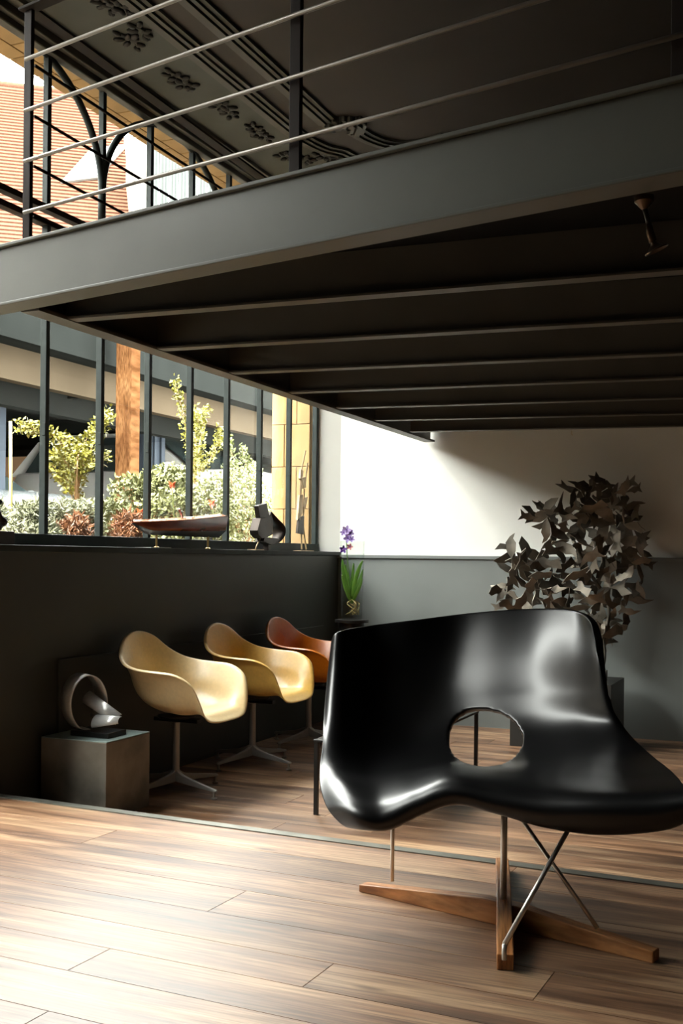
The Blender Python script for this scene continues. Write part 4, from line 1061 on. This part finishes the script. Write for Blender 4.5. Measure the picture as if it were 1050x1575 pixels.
def shrub(name, label, base_px, branches, leaf, nleaf, size, x=XP, seed=1, twig=.006, group=None, rad=.045):
    b = pp(base_px, 800, x); r = thing(name, (x, b.y, SOIL), label, 'shrub', group)
    blobs = []; rg = random.Random(seed); mb = MB()
    for br in branches:
        pts = [Vector((x, b.y, SOIL))] + [pp(q[0], q[1], x + rg.uniform(-.12, .12)) for q in br]
        C_ = curve(pts, 5 * (len(pts) - 1)); mb.tube(C_, [twig * (1 - .7 * k / (len(C_) - 1)) for k in range(len(C_))], 5)
        for k in range(len(C_) // 3, len(C_)):
            blobs.append((tuple(C_[k]), rad, rad * 1.1, 1))
    mb.build('stem', m_twig, r, smooth=True)
    foliage('foliage', blobs, nleaf, size, leaf, r, seed)
    return r
def bush(name, label, px0, px1, py0, py1, leaf, n, size, x=XP, seed=1, cat='shrub', group=None):
    a, b = pp(px0, py1, x), pp(px1, py1, x); t = pp((px0 + px1) / 2, py0, x)
    r = thing(name, (x, (a.y + b.y) / 2, SOIL), label, cat, group); wd = (b.y - a.y) / 2; h = t.z - SOIL; rg = random.Random(seed)
    blobs = []; mb = MB()
    for k in range(26):
        th = rg.uniform(0, 6.28); rr = rg.random() ** .5 * wd * .85; c = Vector((x + rr * math.cos(th) * .6, (a.y + b.y) / 2 + rr * math.sin(th), SOIL + h * rg.uniform(.12, .9) * (1 - .45 * (rr / wd) ** 2)))
        blobs.append((tuple(c), wd * .3, h * .15, 1))
        mb.tube(curve([(x + rg.uniform(-.05, .05), (a.y + b.y) / 2 + rg.uniform(-.08, .08), SOIL), ((x + c.x) / 2 + rg.uniform(-.05, .05), ((a.y + b.y) / 2 + c.y) / 2, SOIL + (c.z - SOIL) * .6), tuple(c)], 6), .005, 5)
    mb.build('stem', m_twig, r, smooth=True); foliage('foliage', blobs, n, size, leaf, r, seed + 5); return r
shrub('forsythia_shrub', 'yellow green arching shrub outside the second window bay', 120, [[(112, 740), (92, 680), (60, 662), (28, 655)], [(115, 730), (118, 690), (98, 675)], [(118, 720), (125, 690), (140, 665), (166, 640)], [(122, 730), (140, 690), (152, 660), (163, 635)], [(112, 740), (100, 710), (82, 690)], [(120, 745), (135, 715), (165, 700)], [(108, 750), (95, 735), (80, 715)], [(118, 760), (116, 735), (128, 715)]], m_ly, 900, .05, x=-4.45, seed=3, rad=.05)
bush('variegated_bush', 'dense pale leaved bush behind the model boat', 150, 282, 700, 826, m_lg, 4200, .06, x=-4.35, seed=11)
bush('sage_bush', 'low pale silvery bush at the left end of the bed', -30, 72, 752, 826, m_lp, 2600, .05, x=-4.0, seed=12)
bush('sage_bush', 'silvery low bush in front of the yellow green shrub', 66, 140, 752, 815, m_lp, 1900, .05, x=-4.15, seed=13)
bush('russet_grass', 'low russet dry plant beneath the second window bay', 72, 132, 785, 824, m_lr, 900, .05, x=-3.95, seed=14)
bush('russet_grass', 'reddish dry plant at the stern of the model boat', 180, 228, 780, 826, m_lr, 700, .05, x=-3.9, seed=15)
shrub('slender_shrub', 'tall thin yellow green shoots outside the fourth window bay', 300, [[(300, 740), (300, 690), (302, 650), (310, 632)], [(298, 735), (285, 660), (277, 620), (268, 585)], [(302, 720), (312, 650), (318, 630)], [(302, 740), (320, 710), (335, 680), (338, 660)], [(299, 740), (296, 700), (290, 660)], [(300, 745), (306, 700), (306, 660), (301, 630)]], m_ly, 620, .05, x=-4.5, seed=4, rad=.04)
bush('pale_bush', 'loose pale bush between the model boat and the dark sculpture', 292, 352, 728, 832, m_lg, 1900, .05, x=-4.25, seed=16)
bush('pale_bush', 'loose pale bush behind the dark crumpled sculpture', 346, 400, 700, 836, m_lg, 1700, .05, x=-4.3, seed=17)
bush('pale_bush', 'yellowish bush beside the scrap figure', 395, 446, 735, 842, m_lm, 1500, .05, x=-4.3, seed=18)
shrub('slender_shrub', 'thin leafy shoots rising over the pale bush by the dark sculpture', 372, [[(372, 760), (365, 720), (352, 690), (345, 672)], [(375, 760), (378, 720), (372, 690)], [(372, 760), (358, 730), (350, 712)], [(376, 765), (385, 740), (392, 720)]], m_lm, 420, .05, x=-4.6, seed=6, rad=.045)
st = pp(17, 800, -4.1)
tag(MB().tube([(-4.1, st.y, SOIL), tuple(pp(15.5, 648, -4.1))], .009, 8).build('bamboo_stake', M('bamboo', rgb(214, 190, 116), .6, 0, .15, 20), smooth=True), 'pale bamboo stake standing in the left end of the bed', 'stake')
for i, (px, py, lab) in enumerate(((325, 776, 'orange red blossom just right of the model boat'), (264, 748, 'orange red blossom above the model boat'), (215, 790, 'orange red blossom by the stern of the model boat'))):
    c = pp(px, py, -3.95); r = thing('flower', (c.x, c.y, SOIL), lab, 'flower', 'orange red blossoms in the bed')
    MB().tube(curve([(c.x, c.y, SOIL), (c.x + .01, c.y + .01, (SOIL + c.z) / 2), tuple(c)], 6), .004, 5).build('stem', m_lm, r, smooth=True)
    mb = MB()
    for k in range(6):
        th = k * 1.05; d = Vector((.4 * math.sin(th * 2), math.cos(th), math.sin(th))).normalized(); q = d.cross(Vector((1, 0, 0))).normalized()
        mb.quad(c, c + d * .02 + q * .012, c + d * .042, c + d * .02 - q * .012)
    mb.build('petals', m_red, r, solid=.002)
